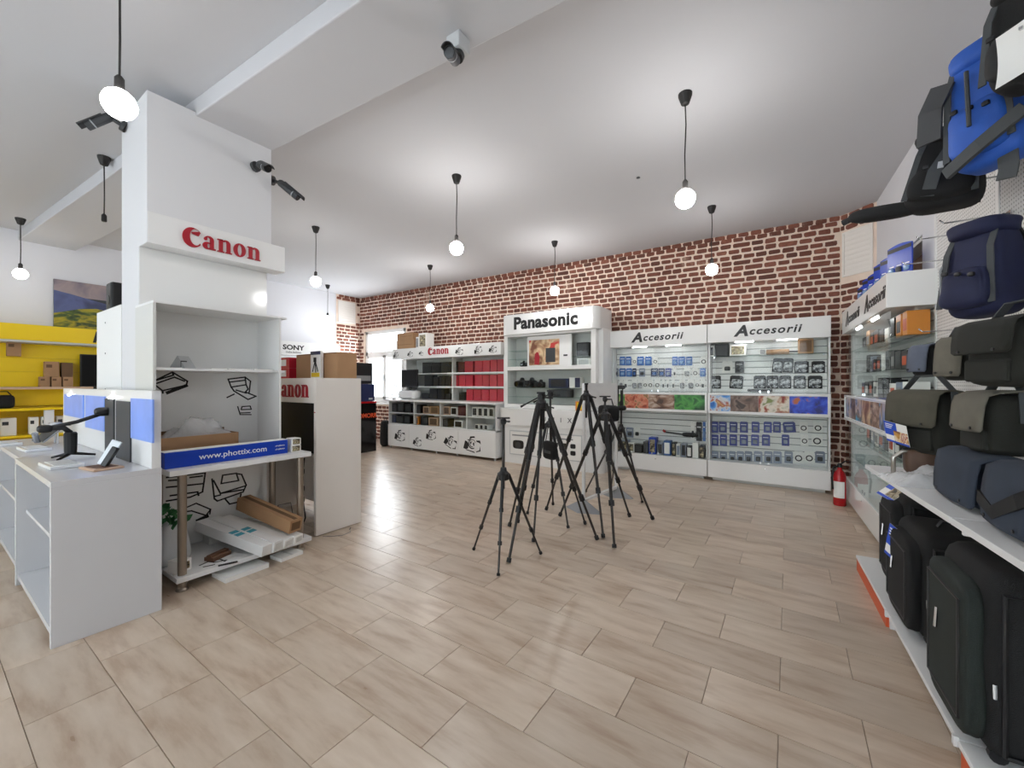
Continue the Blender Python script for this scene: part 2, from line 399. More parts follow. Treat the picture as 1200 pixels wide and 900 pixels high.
# --- floor: bedding slab plus tiles 0.605 x 0.30 in half bond
flo = struct(MB().box(LWX-.2, 2.2, YB-.2, 8.0, -.12, -0.004).build('floor', 'grout'))
TLX, TLY, GAP = 0.61, 0.30, 0.0022
tme = MB().hexa([(-TLX/2+GAP/2,-TLY/2+GAP/2,-.004),(TLX/2-GAP/2,-TLY/2+GAP/2,-.004),(TLX/2-GAP/2,TLY/2-GAP/2,-.004),(-TLX/2+GAP/2,TLY/2-GAP/2,-.004)],
                [(-TLX/2+GAP,-TLY/2+GAP,0),(TLX/2-GAP,-TLY/2+GAP,0),(TLX/2-GAP,TLY/2-GAP,0),(-TLX/2+GAP,TLY/2-GAP,0)]).mesh('tile', 'floor_tile')
tiles = []
for r_ in range(-19, 24):
    yc = 1.64+r_*TLY
    base = -0.338 if r_ % 2 == 0 else -0.035
    for k in range(-18, 6):
        xc = base+TLX*(k+.5)
        if xc < LWX+.05 or xc > wx(yc)-.02 or yc > wy(xc)+.1 or yc < YB: continue
        d = depth_of(xc, yc); lat = Vector((xc, yc, 0)).dot(_r)
        vis = d > 0.9 and abs(lat) < d*1.32+.4
        tiles.append((0 if vis else 1, d if vis else 50+abs(d), xc, yc))
tiles.sort()
rest = MB(); rv = []
for i, (_, d, xc, yc) in enumerate(tiles):
    if i < 290:
        o = link('tile', tme, flo); o.location = (xc, yc, 0)
    else:
        rest.add([v.co for v in tme.vertices], [tuple(p.vertices) for p in tme.polygons], T(xc, yc, 0)); rv += [random.random()]*6
ro = rest.build('far_tile', 'floor_tile', flo, kind='stuff', fix=False)
ro.data.attributes.new('rnd', 'FLOAT', 'FACE').data.foreach_set('value', rv)
# --- ceiling, beam
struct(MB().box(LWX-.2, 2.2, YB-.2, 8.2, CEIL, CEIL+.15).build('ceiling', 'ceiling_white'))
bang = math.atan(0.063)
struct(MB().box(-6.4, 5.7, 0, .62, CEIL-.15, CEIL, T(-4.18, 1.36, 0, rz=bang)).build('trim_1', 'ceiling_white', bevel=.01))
# --- walls
struct(MB().hexa([(LWX-.2,YB,0),(LWX,YB,0),(LWX,7.4,0),(LWX-.2,7.4,0)],[(LWX-.2,YB,CEIL),(LWX,YB,CEIL),(LWX,7.4,CEIL),(LWX-.2,7.4,CEIL)]).build('wall_left', 'paint_white'))
wl = bpy.data.objects['wall_left']
# right wall with the recess of a doorway high behind the glass cabinet
ny0, ny1, nz1 = 5.36, 6.75, 2.91
def rw(y, d=0): return wx(y)+d
m = MB()
def rseg(y0, y1, z0, z1, d0=0.0, d1=.25):
    m.hexa([(rw(y0,d0),y0,z0),(rw(y0,d1),y0,z0),(rw(y1,d1),y1,z0),(rw(y1,d0),y1,z0)],[(rw(y0,d0),y0,z1),(rw(y0,d1),y0,z1),(rw(y1,d1),y1,z1),(rw(y1,d0),y1,z1)])
rseg(YB, ny0, 0, CEIL); rseg(ny1, 7.15, 0, CEIL); rseg(ny0, ny1, nz1, CEIL)
wr = struct(m.build('wall_right', 'paint_white'))
m = MB(); rseg(ny0, ny1, 0, nz1, .16, .25); struct(m.build('door_1', 'brown'))
m = MB(); rseg(ny0+.001, ny1-.001, nz1-.035, nz1-.001, .02, .16); m.build('lintel_lining', 'panel_grey', bpy.data.objects['door_1'])
# street wall behind the camera, with shop windows
m = MB(); xs = [LWX-.2]
for a, b in SHOPWIN: m.box(xs[-1], a, YB-.2, YB, 0, CEIL); m.box(a, b, YB-.2, YB, 3.05, CEIL); m.box(a, b, YB-.2, YB, 0, .45); xs.append(b)
m.box(xs[-1], 2.2, YB-.2, YB, 0, CEIL); struct(m.build('wall_front', 'paint_white'))
for i, (a, b) in enumerate(SHOPWIN):
    g = struct(MB().box(a, b, YB-.12, YB-.10, .45, 3.05).build('window_%d' % (i+2), 'glass'))
    part('window_frame', 'dark_grey', g, (a,a+.06,YB-.16,YB-.06,.45,3.05),(b-.06,b,YB-.16,YB-.06,.45,3.05),(a,b,YB-.16,YB-.06,.45,.51),(a,b,YB-.16,YB-.06,2.99,3.05),((a+b)/2-.03,(a+b)/2+.03,YB-.16,YB-.06,.45,3.05))
# --- back wall core (mortar face) with the window opening
WX0, WX1, WZ0, WZ1 = -9.78, -8.15, 1.0, 2.95
m = MB()
def bseg(x0, x1, z0, z1, d0=0.0, d1=.25):
    m.hexa([(x0,wy(x0)+d0,z0),(x1,wy(x1)+d0,z0),(x1,wy(x1)+d1,z0),(x0,wy(x0)+d1,z0)],[(x0,wy(x0)+d0,z1),(x1,wy(x1)+d0,z1),(x1,wy(x1)+d1,z1),(x0,wy(x0)+d1,z1)])
bseg(LWX-.2, WX0, 0, CEIL); bseg(WX0, WX1, 0, WZ0); bseg(WX0, WX1, WZ1, CEIL); bseg(WX1, .62, 0, CEIL)
wb = struct(m.build('wall_back', 'mortar'))
dd = (D1-D0).normalized(); dn = Vector((-dd.y, dd.x, 0))       # dn points out of the room
m = MB(); q = [D0, D1+dd*.3, D1+dd*.3+dn*.25, D0+dn*.25]
m.hexa([tuple(p) for p in q], [(p.x,p.y,CEIL) for p in q]); wd = struct(m.build('wall_corner', 'mortar'))
# --- bricks
CH, BL, BH = 0.0915, 0.145, 0.066
rnd = random.Random(3)
def brick_variant(seed, L_):
    r_ = random.Random(seed); j = lambda a: r_.uniform(-a, a)
    hx, hz = L_/2, BH/2; d = .012
    def ring(y, k): # eight-point softened outline
        c = .012
        pts = [(-hx+c,-hz),(hx-c,-hz),(hx,-hz+c),(hx,hz-c),(hx-c,hz),(-hx+c,hz),(-hx,hz-c),(-hx,-hz+c)]
        return [(x*k+j(.005), y, z*k+j(.004)) for x, z in pts]
    a = ring(0.004, 1.0); b = ring(-d, .97); fs = [tuple(range(8,16))]+[(i,(i+1)%8,8+(i+1)%8,8+i) for i in range(8)]
    mb = MB(); mb.add(a+b, fs); me = mb.mesh('brick', 'brick_red')
    bm = bmesh.new(); bm.from_mesh(me); bmesh.ops.recalc_face_normals(bm, faces=bm.faces); 
    bm.to_mesh(me); bm.free()
    if me.polygons[0].normal.y > 0:
        me.flip_normals()
    return me
LONG = [brick_variant(i, .235) for i in range(6)]; SHORT = [brick_variant(50+i, .145) for i in range(10)]
def lay(parent, org, ux, x0, x1, skip, nx):
    """courses of stretchers and headers along direction ux from org; returns list of (key, mesh, matrix)"""
    out = []; nn = Vector((ux.y, -ux.x, 0))
    for c in range(43):
        z = CH*(c+.5); x = x0+(0 if c % 2 else -.085)+rnd.uniform(-.02, .02)
        allong = rnd.random() < .06
        while x < x1-.04:
            long = rnd.random() < (.5 if allong else .07)
            L_ = .235 if long else .145*rnd.uniform(.93, 1.06)
            xa, xb = max(x, x0), min(x+L_, x1)
            x = x+L_+rnd.uniform(.02, .03)
            if xb-xa < .04 or skip(xa, xb, z): continue
            p = org+ux*((xa+xb)/2)+Vector((0,0,min(z, CEIL-.036)+rnd.uniform(-.003,.003)))
            M = basis(p, ux, -nn)   # local y into the wall
            M = M @ Matrix.Rotation(rnd.uniform(-.02,.02),4,'Y') @ Matrix.Diagonal(((xb-xa)/(.235 if long else .145),1,rnd.uniform(.9,1.05),1))
            out.append((p, rnd.choice(LONG if long else SHORT), M))
    return out
ub = Vector((1, WBS, 0)).normalized(); ob = Vector((LWX, wy(LWX), 0))
def skip_b(xa, xb, z):
    X0, X1 = LWX+xa*ub.x, LWX+xb*ub.x
    return (X1 > WX0-.02 and X0 < WX1+.02 and WZ0-.04 < z < WZ1+.03)
lb = lay(wb, ob, ub, .02, (0.62-LWX)/ub.x-.01, skip_b, None)
ld = lay(wd, D0, dd, .01, (D1-D0).length-.02, lambda a,b,z: (b > .0 and a < .46 and 2.96 < z < 3.70), None)
def vis_b(p):   # bricks the cabinets do not hide
    if p.x > -2.65 and p.x < .5: return p.z > 2.5
    if p.x > -4.7 and p.x < -2.5: return p.z > 2.9
    if p.x > -8.0 and p.x < -4.6: return p.z > 2.42
    return True
def place(lst, parent, nmax):
    lst.sort(key=lambda t: (not vis_b(t[0]), t[0].length))
    st = MB(); rvv = []
    for i, (p, me, M) in enumerate(lst):
        if i < nmax:
            o = link('brick', me, parent); o.matrix_basis = M
        else:
            st.add([v.co for v in me.vertices], [tuple(f.vertices) for f in me.polygons], M); rvv += [rnd.random()]*len(me.polygons)
    if st.v:
        s = st.build('far_brick', 'brick_red', parent, kind='stuff', fix=False)
        s.data.attributes.new('rnd', 'FLOAT', 'FACE').data.foreach_set('value', rvv)
place(ld, wd, 300); place(lb, wb, 295)
# brick return on the left wall beside the back window
cl = struct(MB().box(LWX, LWX+.012, 6.42, wy(LWX), 0, CEIL).build('wall_return', 'mortar'))
ll = lay(cl, Vector((LWX+.012, 6.42, 0)), Vector((0,1,0)), .01, wy(LWX)-6.44, lambda a,b,z: (.02 < (a+b)/2 < .6 and 3.12 < z < 3.78), None)
place(ll, cl, 300)
# --- ventilation grilles painted white, one on each brick return
def grille(label, M, w_, h_):
    t = thing('ventilation_grille', label, 'vent', (0,0,0)); t.matrix_basis = M
    part('frame', 'white_warm', t, (0,w_,-.02,0,0,.03),(0,w_,-.02,0,h_-.03,h_),(0,.03,-.02,0,.03,h_-.03),(w_-.03,w_,-.02,0,.03,h_-.03), bevel=.004)
    part('backing', 'white_warm', t, (.02,w_-.02,-.006,-.001,.02,h_-.02))
    n = 9
    for i in range(n):
        z = .045+(h_-.09)*i/(n-1)
        MB().box(.03, w_-.03, -.012, -.004, z-.022, z+.02, None).build('slat', 'white_warm', t, bevel=.003, seg=1)
grille('white louvred vent grille set high in the brick corner right of the accessories cabinets', basis(D0+dd*.03+Vector((0,0,3.01)), dd, dn), .40, .63)
grille('white louvred vent grille on the far left brick corner above the window', basis((LWX+.014, 6.47, 3.16), (0,1,0), (-1,0,0)), .52, .58)
# --- back window, white PVC, two casements below a fixed light
yf = wy(-9)
g = struct(MB().box(WX0+.05, WX1-.05, yf+.08, yf+.09, WZ0+.05, WZ1-.05).build('window_1', 'glass'))
xm = (WX0+WX1)/2
part('window_frame', 'white_gloss', g, (WX0,WX0+.09,yf+.02,yf+.13,WZ0,WZ1),(WX1-.09,WX1,yf+.02,yf+.13,WZ0,WZ1),(WX0,WX1,yf+.02,yf+.13,WZ0,WZ0+.09),(WX0,WX1,yf+.02,yf+.13,WZ1-.09,WZ1),(WX0,WX1,yf+.02,yf+.13,2.28,2.38), bevel=.008)
for a, b in ((WX0+.09, xm), (xm, WX1-.09)):
    s_ = part('window_sash', 'white_gloss', g, (a,a+.06,yf+.0,yf+.11,WZ0+.09,2.28),(b-.06,b,yf+.0,yf+.11,WZ0+.09,2.28),(a,b,yf+.0,yf+.11,WZ0+.09,WZ0+.16),(a,b,yf+.0,yf+.11,2.21,2.28), bevel=.006)
part('window_handle', 'light_grey', g, (xm-.012,xm+.012,yf-.03,yf+.0,1.60,1.74))
part('window_sill', 'white_gloss', g, (WX0-.03,WX1+.03,yf-.12,yf+.02,WZ0-.04,WZ0), bevel=.006)
# --- column with its cladding
struct(MB().box(-4.78, -4.3, 1.05, 2.0, 0, CEIL-.12).build('column', 'column_white'))
part('cladding', 'column_white', bpy.data.objects['column'], (-4.3,-4.12,1.05,1.97,2.602,CEIL-.12))
# ================================================================== LETTERING AND DRAWINGS
def sub(name, mb, m, parent, M):
    me = mb.mesh(name, m); me.transform(M)
    bm = bmesh.new(); bm.from_mesh(me); bmesh.ops.recalc_face_normals(bm, faces=bm.faces); bm.to_mesh(me); bm.free()
    return link(name, me, parent)
def ell(cx, cy, rx, ry, a0, a1, n=14, rot=0.0):
    out = []
    for i in range(n+1):
        a = math.radians(a0+(a1-a0)*i/n); x, y = rx*math.cos(a), ry*math.sin(a)
        out.append((cx+x*math.cos(rot)-y*math.sin(rot), cy+x*math.sin(rot)+y*math.cos(rot)))
    return out
def band(outer, inner):  # polygon strip between two polylines as quads
    return [[outer[i], outer[i+1], inner[i+1], inner[i]] for i in range(len(outer)-1)]
def serif_logo():
    """heavy serif word in unit x-height, returned as list (per letter) of polygons; C a n o n"""
    L_ = []
    # C : fat crescent, hooked beak
    o = ell(.62, .60, .62, .72, 38, 322, 24); i = ell(.80, .66, .36, .60, 42, 318, 24)
    C_ = band(o, i)
    C_.append([(1.10,1.04),(1.02,1.12),(.55,.98),(.62,.86),(.98,.78)])
    C_.append([(1.06,.14),(1.12,.20),(.85,.05)])
    L_.append((C_, 1.18))
    def stem(x0, x1, y0=0, y1=1.0): return [(x0,y0),(x1,y0),(x1,y1),(x0,y1)]
    # a
    A_ = [stem(.46,.72,0,.72), [(.72,0),(.84,0),(.84,.1),(.72,.12)]]
    A_ += band(ell(.40,.70,.32,.30,0,150,10), ell(.36,.70,.12,.20,0,150,10))
    A_ += [[(.08,.70),(.10,.84),(.28,.82),(.28,.66),(.18,.62)]]
    A_ += band(ell(.30,.26,.30,.27,60,300,14), ell(.40,.26,.12,.17,60,300,14))
    A_ += [[(.44,.49),(.50,.52),(.50,.40),(.44,.42)], [(.42,.0),(.50,.08),(.50,.18),(.40,.12)]]
    L_.append((A_, .90))
    def nn():
        N_ = [stem(.10,.36,.05,.98), [(0,0),(.46,0),(.46,.08),(0,.08)], [(0,.90),(.36,.90),(.36,1.0),(0,.98)], stem(.62,.88,.05,.72), [(.54,0),(.98,0),(.98,.08),(.54,.08)]]
        N_ += band(ell(.56,.70,.32,.30,0,140,10), ell(.54,.70,.08,.20,0,140,10))
        return N_
    L_.append((nn(), 1.04))
    L_.append((band(ell(.44,.5,.44,.53,0,360,26), ell(.44,.5,.16,.44,0,360,26)), .95))
    L_.append((nn(), 1.0))
    return L_
def canon(parent, M, width, depth=.012, m='letter_red', name='letter'):
    L_ = serif_logo(); tot = sum(w_ for _, w_ in L_)+.06*4; s = width/tot; x = -width/2
    for polys, w_ in L_:
        mb = MB()
        for p in polys: mb.prism([(x+a*s, b*s) for a, b in p], 0, depth)
        sub(name, mb, m, parent, M); x += (w_+.06)*s
def strokes(lines, wdt, m, parent, M, name='drawing', t=.0015):
    """ink drawing: flat strokes in the plane of M"""
    mb = MB()
    for ln in lines:
        for (x0,y0),(x1,y1) in zip(ln[:-1], ln[1:]):
            d = math.hypot(x1-x0, y1-y0)
            if d < 1e-6: continue
            nx, ny = -(y1-y0)/d*wdt/2, (x1-x0)/d*wdt/2
            ex, ey = (x1-x0)/d*wdt*.4, (y1-y0)/d*wdt*.4
            mb.prism([(x0-ex-nx,y0-ey-ny),(x1+ex-nx,y1+ey-ny),(x1+ex+nx,y1+ey+ny),(x0-ex+nx,y0-ey+ny)], 0, t)
    return sub(name, mb, m, parent, M)
def camera_sketch(parent, M, s, seed, name='camera_drawing'):
    """brush drawing of a camera: lens ring, hood of the prism, body corners, heavy blots"""
    r = random.Random(seed); j = lambda a: r.uniform(-a, a)
    rot = j(.35); mb = MB()
    P = lambda x, y: ((x*math.cos(rot)-y*math.sin(rot))*s, (x*math.sin(rot)+y*math.cos(rot))*s)
    def poly(pts): mb.prism([P(*p) for p in pts], 0, .0015)
    for o, i in ((1.0,.82),(.62,.52)):
        for q in band(ell(.05,-.05,.40*o,.40*o,20+j(20),300+j(20),16), ell(.07,-.03,.40*i,.40*i,20,300,16)): poly(q)
    poly([(-.85,-.5),(-.55,-.55),(-.35,-.45),(-.30,-.1),(-.45,.1),(-.7,.15)])
    poly([(-.5,.25),(-.25,.30),(-.18,.55),(.25,.62),(.33,.5),(.0,.45),(-.3,.18)])
    poly([(.45,.30),(.85,.35),(.95,.05),(.80,.15),(.5,.2)])
    poly([(.88,-.1),(.95,-.5),(.5,-.65),(.55,-.55),(.82,-.45)])
    poly([(-.6,-.6),(.4,-.72),(.3,-.62),(-.5,-.55)])
    poly([(.15,-.1),(.3,-.2),(.25,.1),(.12,.08)])
    poly([(-.15,.05),(0,.15),(-.05,-.1)])
    return sub(name, mb, 'ink', parent, M)
# ================================================================== SHELF GOODS
def carton(name, label, cat, x0, x1, y0, y1, z0, z1, m, group=None, rz=0.0, face=None, facem=None, inset=.12, side='y'):
    """a closed product carton: body, lid flaps seam, printed front label"""
    cx, cy = (x0+x1)/2, (y0+y1)/2
    t = thing(name, label, cat, (cx,cy,z0), rz, group); w_, d_, h_ = x1-x0, y1-y0, z1-z0
    part('carton_body', m, t, (-w_/2,w_/2,-d_/2,d_/2,0,h_), bevel=min(.004, w_*.08))
    if facem:
        a, b, c, d = face or (inset, 1-inset, inset, 1-inset)
        if side == 'y': part('printed_label', facem, t, (-w_/2+w_*a,-w_/2+w_*b,-d_/2-.0015,-d_/2+.001,h_*c,h_*d))
        else: part('printed_label', facem, t, (w_/2-.001,w_/2+.0015,-d_/2+d_*a,-d_/2+d_*b,h_*c,h_*d))
    return t
def pack(label, x0, x1, z0, z1, y, kind, group, tilt=0.0):
    """hanging retail pack seen from -y: backing card with hang hole tab, blister and hook"""
    w_, h_ = x1-x0, z1-z0
    t = thing('accessory_pack', label, 'pack', ((x0+x1)/2, y, z0), 0, group); t.rotation_euler = (0, tilt, 0)
    cm = {'blue':'blue_pack','violet':'violet_pack','navy':'navy_box','grey':'pack_grey','white':'paper','ring':'paper','bag':'black_soft','bagc':'black_soft','cable':'paper','blackcard':'black_box'}[kind]
    b = MB(); c = w_*.12
    b.prism([(-w_/2,0),(w_/2,0),(w_/2,h_-c),(w_/2-c,h_),(-w_/2+c,h_),(-w_/2,h_-c)], 0, .003, basis((0,0,0),(1,0,0),(0,0,1)))
    b.build('backing_card', cm, t)
    if kind == 'ring':
        n = 18; ro, ri = w_*.36, w_*.24; zz = h_*.42; mb = MB()
        for i in range(n):
            a, e = 2*math.pi*i/n, 2*math.pi*(i+1)/n
            mb.hexa([(ro*math.cos(a),-.012,zz+ro*math.sin(a)),(ro*math.cos(e),-.012,zz+ro*math.sin(e)),(ri*math.cos(e),-.012,zz+ri*math.sin(e)),(ri*math.cos(a),-.012,zz+ri*math.sin(a))],
                    [(ro*math.cos(a),-.003,zz+ro*math.sin(a)),(ro*math.cos(e),-.003,zz+ro*math.sin(e)),(ri*math.cos(e),-.003,zz+ri*math.sin(e)),(ri*math.cos(a),-.003,zz+ri*math.sin(a))])
        mb.build('filter_ring', 'black', t)
    elif kind in ('bag', 'bagc'):
        MB().rbox(w_*.84, .03, h_*.66, T(0,-.012,h_*.40), n=4, p=5).build('clear_pouch', 'pack_clear', t, smooth=True)
        part('header_card', 'black', t, (-w_/2,w_/2,-.007,-.002,h_*.78,h_*.94))
    elif kind == 'cable':
        MB().rbox(w_*.8, .026, h_*.6, T(0,-.012,h_*.36), n=4, p=4).build('coiled_cable', 'pack_cable', t, smooth=True)
    else:
        bm_ = {'blue':'blister','violet':'pack_grey','navy':'blue_pack','grey':'dark_grey','white':'dark_grey','blackcard':'dark_grey'}[kind]
        MB().rbox(w_*.54, .024, h_*.36, T(0,-.010,h_*.36), n=4, p=6).build('blister', bm_, t, smooth=True)
        part('title_print', 'letter_white', t, (-w_*.36,w_*.30,-.0045,-.002,h_*.70,h_*.76))
    MB().tube([(0,.05,h_*.955),(0,-.03,h_*.955),(0,-.04,h_*.975)], .0022, 5).build('hook', 'chrome', t)
    return t
def slatwall(t, x0, x1, y, z0, z1, pitch=.095, n=None):
    part('slatwall_back', 'groove', t, (x0,x1,y,y+.012,z0,z1))
    z = z0; k = 0
    while z < z1-.02:
        zt = min(z+pitch-.012, z1)
        MB().box(x0+.002, x1-.002, y-.012, y+.001, z, zt).build('slat', 'slat_white', t, bevel=.003, seg=1)
        z += pitch
# ================================================================== ACCESSORIES CABINETS ON THE BACK WALL
AY, AB = 7.03, 7.34
def accessories(cx, cy, rz, h, D, which, prints, letters=(-.285,), near_glass=False):
    t = thing('accessories_cabinet', 'white glazed wall cabinet headed Accesorii, %s' % which, 'cabinet', (cx, cy, 0), rz, 'accessories cabinets')
    o = .002
    part('plinth', 'panel_grey', t, (-h+.06,h-.06,.06,D-.02,0,.05))
    b = part('base_drawer', 'white_gloss', t, (-h+o,h-o,-.01,D,.05,.31), bevel=.004)
    MB().lathe([(.009,0),(.009,.006),(.005,.008)], 10, T(0,-.01,.25,rx=R90)).build('drawer_lock', 'chrome', b)
    part('side_panel', 'white', t, (-h+o,-h+.022,.06,D,.31,2.14)); part('side_panel', 'glass' if near_glass else 'white', t, (h-.014 if near_glass else h-.022,h-o,.06,D,.31,2.14))
    part('side_glass', 'glass', t, (h-.014,h-.008,.0,.06,.31,1.06),(h-.014,h-.008,.0,.06,1.36,2.14))
    part('cabinet_back', 'white', t, (-h+.02,h-.02,D-.012,D,.31,2.14))
    led = part('ledge', 'white_gloss', t, (-h+o,h-o,-.01,D-.02,1.045,1.075),(-h+o,h-o,-.01,D-.02,1.335,1.36),(-h+o,-h+.03,-.01,.02,1.07,1.34),(h-.03,h-o,-.01,.02,1.07,1.34), bevel=.003)
    part('ledge_board', 'white', led, (-h+.03,h-.03,.006,.012,1.07,1.34))
    ws = sum(p[1] for p in prints); x = -h+.035; W = 2*h-.07
    for pm, pw in prints:
        part('photo_banner', pm, led, (x,x+W*pw/ws-(0.002 if pw else 0),.002,.006,1.085,1.325)); x += W*pw/ws
    slatwall(t, -h+.024, h-.024, D-.03, .33, 1.04); slatwall(t, -h+.024, h-.024, D-.03, 1.38, 2.13)
    for za, zb in ((.315, 1.04), (1.362, 2.135)):
        for a, b_ in ((-h+.03, -.002), (.002, h-.03)):
            d = part('glass_door', 'glass', t, (a,b_,.004,.010,za,zb))
            MB().box(b_-.07 if a < -.1 else a+.03, b_-.05 if a < -.1 else a+.05, -.004, .004, za+.01, za+.04).build('door_lock', 'chrome', d)
    hd = part('header', 'white_gloss', t, (-h+o,h-o,-.03,D,2.14,2.43), bevel=.006)
    hd['label'] = 'white header board with black italic lettering'
    for lx in letters:
        text('lettering', 'A', 'letter_black', hd, FACE_Y(lx-.02,-.032,2.287), .22, bold=.009, shear=.25, sx=1.1)
        text('lettering', 'ccesorii', 'letter_black', hd, FACE_Y(lx+.395,-.032,2.280), .155, bold=.0038, shear=.25, sx=1.08, space=1.18)
    for k in (-.35, .35): part('downlight', 'led', t, (h*k-.12,h*k+.12,.02,.035,2.128,2.139))
    return t
accessories(-1.841, AY, 0, .789, AB-AY, 'left one of the pair beside the Panasonic unit', [('print_green',82),('print_red',145),('print_brown',150),('print_leaf',163)])
accessories(-.282, AY, 0, .764, AB-AY, 'right one of the pair beside the fire extinguisher', [('print_sky',130),('print_bark',170),('print_shell',175),('print_blue',200)])
PY = AB-.046
def row(rows, x0, y0, sc, za, zb, cab, rowname, kindname):
    """rows: (zoomed x0,x1,kind[,tilt]); zoomed frame origin/scale -> photo pixels -> plane of the slatwall"""
    n = len(rows)
    for i, q in enumerate(rows):
        a = at_y(x0+q[0]/sc, y0+za/sc, PY); b = at_y(x0+q[1]/sc, y0+zb/sc, PY)
        words = {'blue':'blue pack','violet':'violet pack','navy':'navy pack','grey':'grey pack','white':'white card pack','ring':'black ring pack','bag':'clear zip bag','bagc':'black zip bag','cable':'cable pack','blackcard':'black carded pack'}[q[2]]
        lab = '%s, %s from left, %s, %s Accesorii cabinet' % (words, ORD[i], rowname, cab)
        pack(lab, a.x, b.x, b.z, a.z, PY-.008, q[2], 'packs hanging in the accessories cabinets', q[3] if len(q) > 3 else 0.0)
row([(140,175,'blue'),(177,212,'blue'),(219,245,'ring'),(248,290,'blue'),(297,338,'blue'),(345,375,'ring'),(465,500,'blue'),(503,546,'blue'),(550,590,'blue'),(640,680,'ring')], 700,390,5.293,148,202,'left','topmost row','')
row([(105,132,'grey'),(138,178,'blue'),(181,217,'blue'),(219,243,'navy'),(260,297,'grey'),(333,378,'navy'),(381,419,'navy'),(422,460,'violet'),(470,490,'white'),(538,577,'cable'),(590,627,'ring'),(638,672,'blue')], 700,390,5.293,220,272,'left','second row','')
row([(104,127,'white'),(138,160,'cable'),(165,190,'white'),(215,248,'cable'),(252,281,'cable'),(285,313,'ring'),(315,346,'ring'),(356,391,'ring'),(402,417,'white'),(430,445,'white'),(463,480,'white'),(510,546,'cable'),(560,601,'cable'),(605,636,'ring'),(640,670,'white')], 700,390,5.293,290,350,'left','third row','')
row([(580,606,'white'),(614,650,'blackcard'),(655,672,'blue')], 700,390,5.293,552,672,'left','lower glazed half','')
row([(180,225,'grey'),(228,268,'white')], 700,390,5.293,585,650,'left','lower half behind the tripods','')
row([(400,457,'bagc',.1),(460,516,'bagc',.05)], 820,390,4.735,142,220,'right','upper middle row','')
row([(125,183,'white'),(196,246,'blackcard'),(525,605,'bag'),(620,695,'bag')], 820,390,4.735,158,222,'right','row below the cartons','')
row([(58,118,'bagc'),(165,238,'bag',.06),(300,368,'bag'),(371,438,'bag'),(441,508,'bag'),(520,588,'bag'),(600,680,'bag')], 820,390,4.735,238,310,'right','row above the photo banner','')
row([(65,104,'violet'),(106,151,'violet'),(165,210,'violet'),(223,268,'violet'),(288,332,'violet'),(355,400,'violet'),(407,450,'violet'),(466,535,'violet',-.1),(553,600,'ring'),(630,682,'ring')], 820,390,4.735,492,555,'right','row under the photo banner','')
row([(65,105,'violet'),(112,152,'violet'),(165,208,'violet'),(222,268,'violet'),(285,330,'violet'),(345,390,'violet'),(455,497,'violet'),(560,603,'ring'),(620,682,'ring')], 820,390,4.735,563,628,'right','middle row of the lower half','')
row([(65,105,'grey'),(112,152,'grey'),(163,200,'grey'),(206,246,'grey'),(250,292,'grey'),(300,348,'grey'),(358,404,'grey'),(408,455,'grey'),(470,516,'grey'),(520,577,'ring'),(580,636,'ring'),(640,695,'grey')], 820,390,4.735,655,725,'right','bottom row','')
# cartons on the glass shelf at the top of the right cabinet
def shelf_goods(lst, x0, y0, sc, Y, zt, zb, d, z=None):
    for (a, b, name, label, cat, m, ht, fm) in lst:
        p = at_y(x0+a/sc, y0+zb/sc, Y); q = at_y(x0+b/sc, y0+zb/sc, Y)
        zz = p.z if z is None else z
        hh = ht if ht else at_y(x0+a/sc, y0+zt/sc, Y).z-p.z
        carton(name, label, cat, p.x, q.x, Y, Y+d, zz, zz+hh, m, None, 0, None, fm)
sh = thing('glass_shelf', 'narrow glass shelf carrying cartons at top of the right accessories cabinet', 'shelf', (-.28, AB-.045, 1.925))
part('glass_plate', 'glass_shelf', sh, (-.74,.74,-.15,0,0,.008)); part('shelf_bracket', 'chrome', sh, (-.70,-.68,-.14,0,-.02,0),(.68,.70,-.14,0,-.02,0))
shelf_goods([(48,80,'camera_carton','small white carton with black print, leftmost on the cabinet glass shelf','box','paper',.17,'black'),
 (84,160,'camera_carton','black carton beside the white one on the cabinet glass shelf','box','black_box',.19,'dark_grey'),
 (165,258,'camera_carton','white carton printed with a black clamp on the cabinet glass shelf','box','paper',.17,'print_tag'),
 (330,368,'camera_carton','small white carton lying by the cardboard roll on the cabinet shelf','box','paper',.09,'grey'),
 (545,632,'camera_carton','brown cardboard carton at right end of the cabinet glass shelf','box','cardboard',.21,'cardboard_dark')], 820,390,4.735, AB-.19, 70, 118, .12, 1.934)
t = thing('cardboard_roll', 'long cardboard tube lying on the glass shelf of the right accessories cabinet', 'tube', (-.25, AB-.12, 1.974))
MB().tube([(-.03,0,0),(.26,0,0)], .04, 14).build('tube_body', 'cardboard', t, smooth=False); MB().tube([(.26,0,0),(.42,0,-.005)], .012, 8).build('rod', 'black', t)
t = thing('rubber_bar', 'short black bar hanging low in the upper right accessories cabinet', 'bar', (-.37, PY-.02, 1.385)); part('bar_body', 'black', t, (-.15,.15,-.02,.0,0,.035), bevel=.005); part('bar_cap', 'dark_grey', t, (.15,.17,-.02,0,0,.035))
